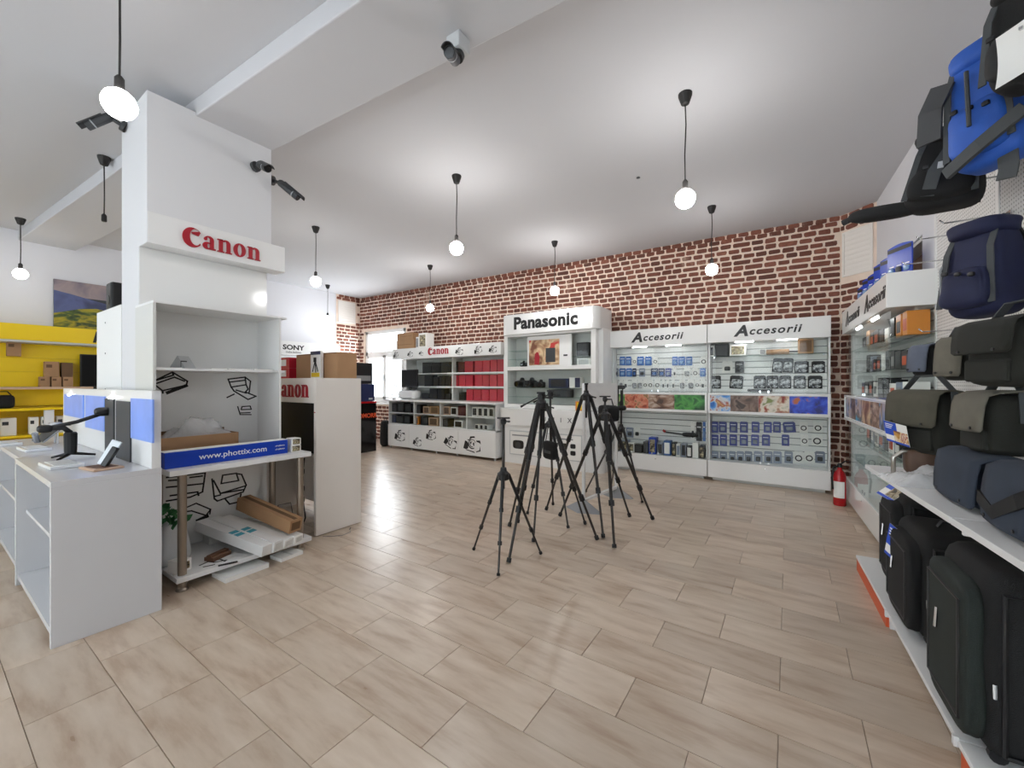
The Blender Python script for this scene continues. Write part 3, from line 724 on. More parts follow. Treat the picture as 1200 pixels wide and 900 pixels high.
# goods lying on the floor of the left cabinet's lower half
rr = random.Random(11)
lst = [(105,150,'black_box','dark box',.14),(152,195,'pack_grey','grey box',.2),(197,235,'paper','white box',.16),(238,285,'black_box','black box',.14),(290,322,'dark_grey','charcoal box',.2),(325,370,'blue_box','bright blue box',.28),(376,412,'pack_grey','grey blue box',.2),(416,460,'blue_pack','pale blue box',.24),(468,490,'black_box','slim black box',.22),(494,520,'paper','slim white box',.2),(524,556,'pack_grey','grey boxed cable',.22),(560,590,'black_box','small black box',.18),(594,632,'paper','white box with black print',.24),(636,668,'dark_grey','dark grey box',.2)]
for i, (a, b, m, nm, hh) in enumerate(lst):
    p = at_y(700+a/5.293, 540, AY+.12); q = at_y(700+b/5.293, 540, AY+.12)
    carton('accessory_box', '%s standing %s from left, floor of left Accesorii cabinet' % (nm, ORD[i]), 'box', p.x, q.x-.004, AY+.06, AY+.22, .312, .312+hh, m, 'boxes on the left cabinet floor', 0, None, rr.choice(['paper','dark_grey','pack_grey','print_tag']))
t = thing('clamp_arm', 'long black clamp arm hanging across the lower left accessories cabinet', 'clamp', (-1.52, PY-.03, .66))
MB().tube([(-.22,0,.02),(.05,0,.0)], .014, 8).build('arm', 'black', t); MB().rbox(.24,.05,.07,T(.17,0,.0),n=4,p=4).build('clamp_jaw','black_soft',t,smooth=True); MB().tube([(-.22,0,.02),(-.26,0,.05)], .02, 8).build('knob','red_paint',t)
# ================================================================== PANASONIC UNIT
PX0, PX1, PF = -4.62, -2.66, 6.50
t = thing('brand_display_unit', 'tall white rounded display unit headed Panasonic with camera niches', 'cabinet', ((PX0+PX1)/2, PF, 0))
h = (PX1-PX0)/2; D = .68
def rr_poly(x0, x1, y0, y1, r, n=6):   # rounded front corners only
    return [(x1,y1),(x0,y1)]+[(x0+r-r*math.cos(math.radians(90*i/n)), y0+r-r*math.sin(math.radians(90*i/n))) for i in range(n+1)]+[(x1-r+r*math.sin(math.radians(90*i/n)), y0+r-r*math.cos(math.radians(90*i/n))) for i in range(n+1)]
# lower counter (wider), drawer front with LUMIX, base with posters
MB().prism(rr_poly(-h-.02,h+.10,-.02,D-.1,.12), .0, .72).build('counter_base', 'white_gloss', t)
MB().prism(rr_poly(-h-.05,h+.13,-.06,D-.1,.12), .72, 1.04).build('counter_drawer', 'white_gloss', t, bevel=.004)
cd = [c for c in t.children if c.name.startswith('counter_drawer')][0]
for k, ch in enumerate('LUMIX'): text('letter', ch, 'dark_grey', cd, FACE_Y(-.18+.17*k,-.062,.86), .12)
for a, b in ((-.78, -.1), (.05, .72)):
    pf = part('poster_frame', 'light_grey', t, (a,b,-.028,-.019,.16,.62), bevel=.003)
    part('poster', 'paper', pf, (a+.02,b-.02,-.031,-.027,.18,.60))
    if a < 0:
        MB().rbox(.24,.01,.16,T(a+.2,-.033,.36),n=4,p=5).build('camera_print','black',pf); MB().lathe([(.06,0),(.06,.004)],14,T(a+.2,-.036,.35,rx=R90)).build('lens_print','dark_grey',pf)
        MB().rbox(.16,.01,.12,T(a+.48,-.033,.36),n=4,p=5).build('camera_print','black',pf)
        part('caption_print','grey',pf,(a+.06,a+.5,-.0325,-.0305,.52,.545))
    else:
        for i in range(3):
            for jx in range(2): MB().rbox(.10,.01,.08,T(a+.16+.17*i,-.033,.30+.12*jx),n=4,p=5).build('lens_print','black',pf)
        part('caption_print','grey',pf,(a+.06,a+.5,-.0325,-.0305,.52,.545))
# body: posts, rails, back
bz0, bz1 = 1.04, 2.44
part('body_frame', 'white_gloss', t, (-h+.02,-h+.10,.04,D-.05,bz0,bz1),(h-.13,h-.04,.04,D-.05,bz0,bz1),(-h+.10,h-.13,.04,D-.05,bz0,bz0+.08),(-h+.10,h-.13,.04,D-.05,1.76,1.83),(-h+.10,h-.13,.04,D-.05,bz1-.04,bz1), bevel=.006)
part('body_back', 'panel_grey', t, (-h+.10,h-.13,.36,.38,bz0+.08,bz1-.04))
part('side_cheek', 'white', t, (h-.04,h+.04,.16,D-.1,bz0,bz1+.02))
hd = MB().prism(rr_poly(-h-.01,h+.02,-.02,D-.05,.13), 2.44, 2.82).build('header', 'white_gloss', t, bevel=.006)
text('lettering', 'Panasonic', 'letter_black', hd, FACE_Y(-.03,-.024,2.635), .31, bold=.0125, sx=1.04, space=1.04)
for z, x0_, x1_ in ((1.97,-h+.11,-.46),(2.13,-h+.11,-.46),(1.98,.48,h-.14),(1.25,-h+.11,h-.14),(1.42,-h+.11,h-.14)):
    part('glass_shelf', 'glass_shelf', t, (x0_,x1_,.06,.35,z,z+.008))
pb = part('poster_board', 'white_gloss', t, (-.46,.46,.10,.13,1.835,2.39))
part('poster_print', 'print_people', pb, (-.42,.22,.094,.10,1.85,2.32))
fg = MB(); fg.prism([(-.30,1.86),(-.20,1.86),(-.19,2.0),(-.21,2.08),(-.25,2.10),(-.29,2.06)], 0, .002, basis((0,.093,0),(1,0,0),(0,0,1))); fg.build('figure_print', 'letter_red', pb)
part('display_print', 'dark_grey', pb, (-.06,.14,.091,.094,1.90,2.16)); part('caption_print', 'dark_grey', pb, (.30,.38,.097,.10,2.0,2.03))
part('glass_door', 'glass', t, (-h+.10,-.45,.045,.05,1.83,2.40),(.46,h-.13,.045,.05,1.83,2.40),(-h+.10,h-.13,.045,.05,1.12,1.76))
def slr(label, x, y, z, rz=0.0, s=1.0, m='black', grp='cameras on the shelves', lens=.09):
    t = thing('digital_camera', label, 'camera', (x,y,z), rz, grp)
    MB().rbox(.135*s,.06*s,.095*s,T(0,0,.0475*s),n=6,p=6).build('camera_body', m, t, smooth=True)
    MB().rbox(.06*s,.06*s,.05*s,T(0,0,.105*s),n=4,p=4,taper=.3).build('prism_hump', m, t, smooth=True)
    MB().rbox(.035*s,.07*s,.09*s,T(-.06*s,-.01*s,.046*s),n=4,p=4).build('grip', 'black_soft', t, smooth=True)
    l_ = MB().lathe([(.034*s,0),(.034*s,.03*s),(.038*s,.035*s),(.038*s,lens*s),(.03*s,lens*s),(.03*s,lens*s-.012)],16,T(.01*s,-.03*s,.048*s,rx=R90)).build('lens','black',t)
    MB().lathe([(.029*s,0),(.029*s,.002)],14,T(.01*s,-.03*s-lens*s+.010,.048*s,rx=R90)).build('front_glass','black_gloss',l_)
    return t
yy = PF+.17; ox = (PX0+PX1)/2
for i, (dx, s) in enumerate(((-.62,1.5),(-.40,1.5),(-.20,1.2))):
    slr('black camera with lens, %s from the left on the upper glass of the Panasonic niche' % ORD[i], ox+dx, yy, 1.429, .2*(i-1), s)
carton('lens_box','dark blue lens box, wide, on the upper glass of the Panasonic niche','box',ox-.02,ox+.38,yy-.04,yy+.1,1.429,1.60,'navy_box',None,0,None,'black_box')
carton('lens_box','white and blue lens box right of the wide dark box in the Panasonic niche','box',ox+.40,ox+.62,yy-.04,yy+.1,1.429,1.62,'paper',None,0,(.5,.95,.05,.95),'navy_box')
carton('speaker_box','long black ribbed box on the lower glass of the Panasonic niche','box',ox-.02,ox+.42,yy-.04,yy+.1,1.259,1.40,'black_box',None,0,None,'dark_grey')
carton('camera_carton','black carton on the right glass shelf of the Panasonic unit','box',ox+.54,ox+.76,yy-.04,yy+.08,2.09-.10,2.09+.14,'black_box',None,0,None,'dark_grey')
carton('camera_carton','white carton in the lower right corner of the upper Panasonic niche','box',ox+.55,ox+.80,yy-.04,yy+.08,1.831,1.95,'paper',None,0,None,'light_grey')
slr('small black camera low in the left niche of the Panasonic unit', ox-.58, yy, 1.831, .1, .9)
# ================================================================== CANON WALL CABINET
CX0, CX1, CF = -7.86, -4.70, 6.40
t = thing('brand_cabinet', 'white glazed wall cabinet headed Canon with red and black boxes', 'cabinet', ((CX0+CX1)/2, CF, 0)); CC = t
h = (CX1-CX0)/2; D = .66
for i, xx in enumerate((-h+.03, -h+.75, -.05, .55, h-.05)):
    MB().lathe([(.02,0),(.02,.05)],8,T(xx,.06,0)).build('foot','light_grey',t)
part('base_body', 'white', t, (-h,h,.02,D,.05,.56), bevel=.003)
edges = [-h, -h+.72, .62, h]
for i in range(3):
    d = part('base_door', 'white_gloss', t, (edges[i]+.002,edges[i+1]-.002,0,.02,.055,.555), bevel=.003)
dj = [(-h+.40,.32,.20),(-h+.98,.22,.15),(-h+1.40,.40,.17),(-h+1.98,.30,.20),(h-.60,.30,.25)]
bd = [c for c in t.children if c.name.startswith('base_door')]
for i, (xx, zz, s) in enumerate(dj):
    camera_sketch(bd[0] if xx < edges[1] else (bd[1] if xx < edges[2] else bd[2]), FACE_Y(xx,-.0005,zz), s, 40+i)
# low glazed display: frame, shelf, dividers
lo, hi = .56, 1.10
part('display_frame', 'white', t, (-h,h,.02,D,lo,lo+.02),(-h,-h+.02,.02,D,lo,hi),(h-.02,h,.02,D,lo,hi),(-h+.02,h-.02,D-.02,D,lo,hi))
for xx in (-h+.85, -h+1.66, -h+2.40): part('divider', 'white', t, (xx-.014,xx+.014,.03,D-.02,lo+.02,hi))
part('middle_shelf', 'white', t, (-h+.02,h-.02,.03,D-.02,.82,.838))
for a, b in ((-h+.02,-h+.85),(-h+.85,-h+1.66),(-h+1.66,-h+2.40),(-h+2.40,h-.02)): part('glass_front', 'glass', t, (a+.005,b-.005,.02,.026,lo+.02,hi-.005))
part('counter_top', 'white_gloss', t, (-h-.04,h+.03,-.06,D,hi,hi+.045), bevel=.005)
# upper shelves
part('upper_back', 'panel_grey', t, (-h+.3,h,D-.02,D,hi+.045,2.08)); part('upper_side', 'white', t, (-h+.28,-h+.30,.30,D,hi+.045,2.08)); part('upper_side', 'white', t, (h-.02,h,.30,D,hi+.045,2.08))
part('upper_post', 'white', t, (.155,.185,.32,D-.02,hi+.045,2.08))
for i, z in enumerate((1.445, 1.745)):
    s_ = part('upper_shelf', 'white', t, (-h+.30,h-.02,.32,D-.02,z-.018,z))
    part('price_strip', 'price_strip', s_, (.02 if i else -.3,h-.03,.312,.32,z-.028,z+.006))
for a, b in ((-h+.32,-.28),(-.28,.17),(.17,.74),(.74,h-.02)): part('glass_door', 'glass', t, (a+.003,b-.003,.305,.310,hi+.05,2.07))
hd = part('header', 'white_gloss', t, (-h-.02,h+.02,.14,D,2.08,2.33), bevel=.006)
canon(hd, FACE_Y(-.08,.139,2.155), .62, m='letter_red')
for i, (xx, s) in enumerate(((-h+.10,.10),(-h+.60,.10),(-h+.96,.075),(.52,.12),(1.02,.12),(1.40,.11))):
    camera_sketch(hd, FACE_Y(xx,.1395,2.20), s, 70+i)
ox = (CX0+CX1)/2; YS = CF+.42
def zx(a, z): # zoomed x (origin 440, scale 5.294) -> world x at plane YS
    return at_y(440+a/5.294, 440, YS).x
def crow(items, z, lab, d=.16):
    for i, (a, b, m, hh, nm) in enumerate(items):
        x0_, x1_ = zx(a,0), zx(b,0)
        rz_ = .14 if m == 'red_box' else 0.0
        fm = {'red_box': None, 'black_box': 'black', 'dark_red_box': None, 'paper': 'grey', 'white': None}.get(m)
        carton('camera_box' if m != 'red_box' else 'lens_box', '%s, %s from left, %s of the Canon cabinet' % (nm, ORD[i], lab), 'box', x0_+.006, x1_-.006 if m != 'red_box' else x1_-.02, YS, YS+d, z, z+hh, m, 'boxes in the Canon wall cabinet', rz_, None, fm)
crow([(290,345,'black_box',.26,'black camera box'),(345,405,'black_box',.25,'black camera box'),(405,450,'black_box',.25,'black camera box'),(450,508,'black_box',.25,'black camera box'),(512,550,'dark_red_box',.24,'dark red box'),(552,604,'red_box',.25,'red box'),(614,660,'red_box',.25,'red box'),(662,708,'red_box',.25,'red box'),(710,753,'red_box',.26,'red box'),(755,798,'red_box',.26,'red box')], 1.746, 'top shelf')
crow([(302,355,'black_box',.26,'black camera box'),(357,392,'black_box',.22,'black camera box'),(394,430,'black_box',.24,'black camera box'),(432,468,'black_box',.23,'black camera box'),(470,514,'red_box',.25,'red box'),(516,556,'red_box',.25,'red box'),(558,604,'red_box',.25,'red box'),(614,660,'red_box',.25,'red box'),(662,704,'red_box',.25,'red box'),(706,752,'red_box',.25,'red box'),(755,800,'red_box',.26,'red box')], 1.446, 'middle shelf')
crow([(285,332,'black_box',.14,'low black box'),(334,382,'black_box',.25,'black camera box'),(384,430,'black_box',.25,'black camera box'),(432,470,'black_box',.14,'low black box'),(516,560,'black_box',.18,'black camera box'),(562,604,'red_box',.24,'red box'),(607,654,'red_box',.24,'red box'),(656,704,'red_box',.24,'red box'),(706,753,'red_box',.25,'red box'),(755,800,'red_box',.25,'red box')], 1.146, 'lowest shelf')
def lrow(items, z, lab):
    for i, (a, b, m, hh, nm) in enumerate(items):
        x0_, x1_ = at_y(440+a/5.294,440,CF+.12).x, at_y(440+b/5.294,440,CF+.12).x
        carton('camera_box', '%s, %s from left, %s behind the low Canon glass' % (nm, ORD[i], lab), 'box', x0_+.006, x1_-.006, CF+.10, CF+.30, z, z+hh, m, 'boxes in the low Canon display', 0, None, {'black_box':'dark_grey','paper':'black','orange_box':'brown','beige':'brown','cardboard':'cardboard_dark'}.get(m))
lrow([(100,140,'black_box',.2,'black boxed camera'),(142,182,'black_box',.22,'black boxed camera'),(184,226,'black_box',.2,'black boxed camera'),(232,285,'black_box',.19,'black boxed camera'),(298,340,'beige',.16,'tan boxed lens'),(342,398,'cardboard',.17,'brown boxed lens'),(424,465,'beige',.18,'tan boxed lens'),(470,510,'paper',.17,'white boxed lens'),(515,582,'dark_red_box',.2,'dark red boxed lens'),(602,635,'paper',.19,'white box with black lens print'),(638,668,'paper',.19,'white box with black lens print'),(672,702,'paper',.19,'white box with black lens print'),(706,738,'paper',.19,'white box with black lens print')], .839, 'upper tier')
lrow([(90,130,'navy_box',.18,'navy boxed camera'),(132,178,'black_box',.17,'black boxed camera'),(180,220,'black_box',.18,'black boxed camera'),(240,272,'orange_box',.18,'ochre boxed lens'),(282,330,'black_box',.19,'black boxed lens'),(332,392,'beige',.18,'tan boxed lens'),(412,455,'black_box',.17,'black boxed lens'),(490,545,'paper',.15,'white boxed lens'),(620,644,'paper',.1,'small white box'),(650,672,'paper',.1,'small white box'),(678,700,'paper',.1,'small white box')], .581, 'lower tier')
# monitor, white printers, ring light, boxes on top
p = at_y(440+210/5.294, 440, CF+.30).x
t = thing('monitor', 'black flat monitor at the left end of the Canon cabinet', 'monitor', (p, CF+.30, 1.42))
part('screen_body', 'black', t, (-.27,.27,0,.04,0,.42), bevel=.006); part('screen_glass', 'screen', t, (-.25,.25,-.003,.001,.03,.40)); part('stand_neck','black',t,(-.03,.03,.02,.04,-.06,0)); part('stand_foot','black',t,(-.10,.10,-.04,.10,-.068,-.06))
t = thing('printer', 'white printer under the monitor of the Canon cabinet', 'printer', (p, CF+.30, 1.146))
MB().rbox(.56,.24,.2,T(0,0,.1),n=6,p=8).build('printer_body','white',t,smooth=True); part('printer_top','light_grey',t,(-.25,.25,-.1,.1,.198,.205)); part('paper_tray','panel_grey',t,(-.2,.2,-.16,-.11,.03,.045))
xr = at_y(460,462,CF+.05).x
t = thing('ring_light', 'small white ring light standing on the Canon counter by the window', 'lamp', (xr, CF+.10, 1.146))
mb = MB(); mb.tube([(.125*math.cos(a*math.pi/12),0,.20+.125*math.sin(a*math.pi/12)) for a in range(25)], .014, 6, caps=False); mb.build('ring','white_gloss',t,smooth=True)
MB().tube([(0,0,0),(0,0,.075)],.008,6).build('stem','black',t); MB().lathe([(.05,0),(.05,.012),(.02,.018)],12).build('base','black',t)
xa, xb = at_y(440+155/5.294,400,CF+.4).x, at_y(440+270/5.294,400,CF+.4).x
carton('cardboard_box','brown cardboard box lying lower on top of the Canon cabinet','box',xa,xb-.06,CF+.28,CF+.6,2.331,2.56,'cardboard',None,0,(.05,.95,.47,.5),'cardboard_dark')
carton('cardboard_box','brown cardboard box stacked as upper one on the Canon wall cabinet','box',xa+.02,xb-.09,CF+.28,CF+.6,2.561,2.72,'cardboard',None,0,(.05,.95,.47,.5),'cardboard_dark')
xc = at_y(440+312/5.294,400,CF+.4).x
carton('printer_box','white printed box standing on the Canon cabinet beside cardboard boxes','box',xc-.13,xc+.12,CF+.3,CF+.55,2.331,2.68,'paper',None,0,None,'print_tag')
carton('small_box','small white box between cardboard boxes and the printed box on Canon cabinet','box',xc-.22,xc-.135,CF+.3,CF+.5,2.331,2.60,'paper',None,0,None,'grey')
# black display stand with boxes, left of the window
SX, SY0, SY1 = -7.68, 5.36, 5.93
t = thing('display_pedestal', 'tall black gloss pedestal with orange lettering by the window', 'pedestal', (SX-.26, (SY0+SY1)/2, 0), 0)
hy = (SY1-SY0)/2
part('pedestal_body','black_gloss',t,(-.26,.26,-hy,hy,0,1.075), bevel=.004); part('pedestal_rim','red_paint',t,(-.265,.265,-hy-.005,hy+.005,1.075,1.115), bevel=.003)
text('lettering','TOMORR','letter_orange',t,FACE_X(.2605,.02,.80),.135,bold=.004,sx=.95)
carton('equipment_case','dark grey printed box on top of the black pedestal stack','box',SX-.44,SX-.02,SY0+.02,SY1-.09,1.50,1.96,'black_box',None,0,(.1,.9,.15,.4),'grey',side='x')
carton('equipment_case','plain charcoal box between pedestal and the printed box','box',SX-.46,SX-.01,SY0+.02,SY1-.04,1.117,1.499,'navy_box',None,0,(.7,.9,.1,.2),'light_grey',side='x')
t = thing('upright_bag', 'black upright bag standing in the gap left of the Canon cabinet', 'bag', (CX0-.22, CF+.1, 0))
MB().rbox(.24,.2,.62,T(0,0,.31),n=6,p=5,taper=.15).build('bag_body','black_fabric',t,smooth=True); MB().tube([(-.05,0,.6),(-.03,0,.68),(.03,0,.68),(.05,0,.6)],.01,6).build('handle','black',t)
t = thing('plastic_bottle', 'clear plastic bottle on the floor beside the black bag', 'bottle', (CX0-.43, CF+.0, 0))
MB().lathe([(.04,0),(.045,.01),(.045,.22),(.035,.27),(.015,.31),(.015,.34)],12).build('bottle_body','plastic_clear',t,smooth=True); MB().lathe([(.017,.34),(.017,.365)],10).build('bottle_cap','white_gloss',t)
# ================================================================== COLUMN DISPLAY: header, hutch and table
XH = -4.12
t = thing('column_sign', 'white header box with red Canon lettering on the column', 'sign', (XH, 1.575, 2.6))
part('sign_box', 'white', t, (-.178,.003,-.523,.523,0,.245), bevel=.003)
canon(t, FACE_X(.0035,-.005,.052), .60)
t = thing('printer_display_unit', 'white open display unit with steel posts and printer drawings against the column', 'display unit', (-4.0, 1.5, 0)); U = t
def L(px, py, X): p = at_x(px, py, X); return (p.y-1.5, p.z)
bx = -4.3+.002+4.0
part('back_panel', 'white_gloss', t, (bx,bx+.014,-.455,.505,.12,2.598))
y0, y1, xf = -.48, .437, .13
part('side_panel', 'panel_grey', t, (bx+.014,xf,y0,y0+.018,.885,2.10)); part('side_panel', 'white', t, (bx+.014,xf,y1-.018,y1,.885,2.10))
part('top_board', 'white', t, (bx+.014,xf+.004,y0,y1+.05,2.10,2.118), bevel=.002)
part('hutch_shelf', 'white', t, (bx+.014,xf-.01,y0+.018,y1+.04,1.604,1.622), bevel=.002)
part('table_top', 'white', t, (bx+.014,.40,-.46,.57,.845,.885), bevel=.003)
part('lower_shelf', 'white', t, (bx+.014,.40,-.42,.575,.075,.112), bevel=.003)
for lx, ly in ((.34,-.37),(.34,.50),(-.16,.50),(-.16,-.37)):
    q = MB().lathe([(.028,.012),(.028,.845)], 18, T(lx,ly,0)).build('leg', 'steel_post', t, smooth=False)
    MB().lathe([(.038,0),(.04,.006),(.03,.02),(.028,.03)], 18, T(lx,ly,0)).build('foot', 'steel_post', q)
Z4 = lambda pts: [L(160+a/4.286, 330+b/4.286, -4.284) for a, b in pts]
Z7 = lambda pts: [L(180+a/5.625, 540+b/5.625, -4.284) for a, b in pts]
BPm = basis((bx+.0145,0,0), (0,1,0), (0,0,1))
bp_ = [c for c in U.children if c.name.startswith('back_panel')][0]
strokes([Z4(l) for l in ([(75,505),(180,455),(255,500),(250,520),(130,548),(75,505)],[(90,515),(190,480),(240,500)],[(180,455),(185,470),(100,495)],[(130,548),(132,560)])], .012, 'ink', bp_, BPm)
strokes([Z4([(155,558),(250,522)])], .026, 'ink', bp_, BPm)
strokes([Z4(l) for l in ([(460,490),(545,480),(572,500),(565,560)],[(460,490),(475,530),(550,518),(545,480)],[(468,505),(548,495)],[(475,530),(490,550),(560,592),(600,576),(548,555)],[(455,582),(490,565)],[(500,545),(550,560)],[(550,518),(560,540),(545,556)])], .012, 'ink', bp_, BPm)
strokes([Z4(l) for l in ([(508,628),(520,668),(575,668)],[(525,642),(530,628),(570,625),(576,641),(527,643)],[(520,660),(570,658)])], .010, 'ink', bp_, BPm)
strokes([Z7(l) for l in ([(385,120),(400,250),(420,265),(590,205),(610,160),(580,90),(550,85)],[(445,150),(455,95),(545,82),(560,130),(445,150)],[(395,130),(440,215),(605,165)],[(470,250),(500,285),(565,270),(575,220)],[(400,235),(440,225)],[(440,215),(590,190)])], .013, 'ink', bp_, BPm)
strokes([Z7(l) for l in ([(85,110),(190,98),(340,80),(322,205),(240,240),(85,265)],[(85,175),(190,165),(330,150)],[(100,130),(180,125)],[(110,230),(290,205),(296,228)],[(240,110),(320,100)])], .013, 'ink', bp_, BPm)
strokes([Z7(l) for l in ([(130,345),(280,280),(375,320),(345,360),(250,330),(130,345)],[(130,345),(140,405)],[(375,320),(370,350)])], .011, 'ink', bp_, BPm)
strokes([Z7([(290,395),(352,365)])], .03, 'ink', bp_, BPm)
ls = [c for c in U.children if c.name.startswith('lower_shelf')][0]
def LZ(px, py): p = at_z(px, py, .112); return (p.x+4.0, p.y-1.5)
strokes([[LZ(180+a/5.625, 540+b/5.625) for a, b in l] for l in ([(305,690),(360,665),(400,670),(480,655)],[(330,700),(400,685)],[(390,660),(440,650),(470,662)])], .012, 'ink', ls, T(0,0,.1122))
strokes([[LZ(180+a/5.625, 540+b/5.625) for a, b in ((440,690),(540,668))]], .035, 'ink', ls, T(0,0,.1122))
# things on the table
TZ = .886
p = at_x(262, 540, -3.70)
t = thing('flat_carton', 'long bright blue carton printed www.phottix.com lying on the table edge', 'box', (-3.75, 1.47, TZ))
part('carton_body', 'blue_box', t, (-.05,.05,-.43,.44,0,.118), bevel=.003); part('carton_edge', 'paper', t, (-.052,.045,-.432,.442,.118,.122))
text('lettering', 'www.phottix.com', 'letter_white', t, FACE_X(.0515,.02,.060), .062, depth=.002, bold=.0004, sx=1.08)
for k in range(4): text('small_print', 'phottix', 'letter_white', t, basis((.0515,.36+.018*(k%2)*1.5,.045+.03*(k//2)), (0,1,0), (0,0,1)), .018, depth=.002)
t = thing('open_carton', 'open brown cardboard box holding bubble wrap behind the blue carton', 'box', (-4.06, 1.28, TZ))
mb = MB(); w_, l_, hh, th = .13, .33, .20, .006
mb.box(-w_,w_,-l_,l_,0,th); mb.box(-w_,-w_+th,-l_,l_,th,hh); mb.box(w_-th,w_,-l_,l_,th,hh); mb.box(-w_+th,w_-th,-l_,-l_+th,th,hh); mb.box(-w_+th,w_-th,l_-th,l_,th,hh); mb.build('carton_body', 'cardboard', t)
part('carton_flap', 'cardboard', t, (w_,w_+.004,-l_+.01,l_-.01,hh-.07,hh)); part('carton_flap','cardboard_dark',t,(-w_-.004,-w_,-l_+.01,l_-.01,hh-.02,hh+.03))
def wrap_mesh(sx, sy, sz, seed, res=28):
    r = random.Random(seed); vs = []; fs = []
    ph = [r.uniform(0,6.28) for _ in range(8)]
    for i in range(res+1):
        for j in range(res+1):
            u, v = i/res, j/res
            e = max(0.0, math.sin(math.pi*u))**.5*max(0.0, math.sin(math.pi*v))**.5
            z = sz*e*(.62+.16*math.sin(7*u+ph[0])*math.sin(6*v+ph[1])+.12*math.sin(13*u+ph[2]+4*v)+.10*math.sin(15*v+ph[3]-6*u))+r.uniform(-.06,.06)*sz*e
            vs.append(((u-.5)*sx, (v-.5)*sy, z))
    for i in range(res):
        for j in range(res): fs.append((i*(res+1)+j, (i+1)*(res+1)+j, (i+1)*(res+1)+j+1, i*(res+1)+j+1))
    n = len(vs); 
    mb = MB(); mb.add(vs, fs); return mb
m_, nt_, b_ = nt_new('bubble_wrap'); N_ = nt_.nodes
b_.inputs['Base Color'].default_value = (.82,.83,.84,1); b_.inputs['Roughness'].default_value = .18; b_.inputs['Alpha'].default_value = .42
vv = N_.new('ShaderNodeTexVoronoi'); vv.inputs['Scale'].default_value = 45; bb = N_.new('ShaderNodeBump'); bb.inputs['Strength'].default_value = .9; bb.inputs['Distance'].default_value = .004; bb.invert = True
tc_ = N_.new('ShaderNodeTexCoord'); nt_.links.new(tc_.outputs['Object'], vv.inputs['Vector']); nt_.links.new(vv.outputs['Distance'], bb.inputs['Height']); nt_.links.new(bb.outputs[0], b_.inputs['Normal'])
o = wrap_mesh(.24, .50, .24, 5).build('bubble_wrap', 'bubble_wrap', None, smooth=True); o.location = (-4.06, 1.36, TZ+.13)
tag(o, 'crumpled clear bubble wrap bulging out of the open cardboard box', 'bubble wrap')
for k in range(2):
    carton('lens_carton', 'small white printed carton at table end, %s of two stacked' % ['lower','upper'][k], 'box', -3.80, -3.70, 1.94+.005*k, 2.03, TZ+.062*k, TZ+.06+.062*k, 'paper', None, 0, None, 'print_tag', side='x')
sc = MB(); r_ = random.Random(4)
for k in range(26):
    x_, y_ = r_.uniform(-3.68,-3.61), r_.uniform(1.15,2.03); s_ = r_.uniform(.006,.018); sc.box(-s_,s_,-s_*.6,s_*.6,0,.0015,T(x_,y_,TZ,rz=r_.uniform(0,3)))
so = sc.build('paper_scrap', 'paper'); so['kind'] = 'stuff'; tag(so, 'scattered paper scraps and torn tape along the table edge', 'scraps')
# hutch shelf
t = thing('leaflet_stand', 'folded silver leaflet standing on the hutch shelf', 'leaflet', (-4.0, 1.24, 1.623), .5)
MB().prism([(-.07,0),(.07,0),(.0,.10)], -.05, .05, T(0,0,0,rx=R90)).build('leaflet_wedge', 'silver', t); part('leaflet_print','black',t,(.03,.034,-.052,.0,.01,.06))
for k, (yy_, ss) in enumerate(((1.12,.09),(1.46,.06),(1.64,.13),(1.80,.10))):
    o = MB().box(-.06,.06,-ss,ss,0,.004+.002*k,T(rz=.1*k)).build('paper_sheet', 'paper'); o.location = (-3.98, yy_, 1.623)
    tag(o, 'loose white paper lying on the hutch shelf, %s from left' % ORD[k], 'paper', 'papers on the hutch shelf')
# under the table
def obox(name, label, cat, c, sx, sy, sz, rz, m, extra=None, facem=None, ry=0.0):
    t = thing(name, label, cat, c, rz); t.rotation_euler = (0, ry, rz)
    part('carton_body', m, t, (-sx/2,sx/2,-sy/2,sy/2,0,sz), bevel=.003)
    if facem: part('printed_label', facem, t, (sx/2-.001,sx/2+.0015,-sy*.35,sy*.35,sz*.2,sz*.8))
    if extra: extra(t)
    return t
def prt(t): part('teal_print','teal_print',t,(-.02,.10,-.03,.03,.0895,.0915))
def leaning(label, pb, pf, w_, h_, m, extra=None, fm=None):
    """carton lying along the line pb -> pf (centre of its underside)"""
    pb, pf = Vector(pb), Vector(pf); ln = (pf-pb).length; u = (pf-pb).normalized()
    M = basis(pb, u, Vector((-u.y, u.x, 0)))
    t = thing('long_carton', label, 'box', pb, 0, 'long cartons under the table'); t.matrix_basis = M
    part('carton_body', m, t, (0,ln,-w_/2,w_/2,0,h_), bevel=.003)
    if fm: part('printed_label', fm, t, (ln-.001,ln+.0015,-w_*.35,w_*.35,h_*.2,h_*.8))
    if extra: extra(t, ln, w_, h_)
def prt(t, ln, w_, h_):
    for k in range(2): part('teal_print','teal_print',t,(ln*.48+.06*k,ln*.48+.045+.06*k,-w_*.38,w_*.38,h_-.0005,h_+.0012))
def tape(t, ln, w_, h_): part('tape','cardboard_dark',t,(.01,ln-.01,-.018,.018,h_-.0005,h_+.0012))
for k, nm in enumerate(('nearest','second','third','farthest')):
    dx, dy = -.028*k, .094*k
    leaning('long white carton, %s of four leaning side by side on the lower shelf' % nm, (-4.2+.04*(k==3), 1.42+dy+.01*(k==3), .25-.05*(k==3)), (-3.50+dx*.4, 1.635+dy, .116), .09, .085-.015*(k>1), 'white' if k < 2 else 'paper', prt if k in (0,1) else None, 'panel_grey' if k else None)
leaning('long brown cardboard carton resting above the white cartons under the table', (-4.22, 1.76, .345), (-3.55, 1.895, .215), .12, .115, 'cardboard', tape, 'cardboard_dark')
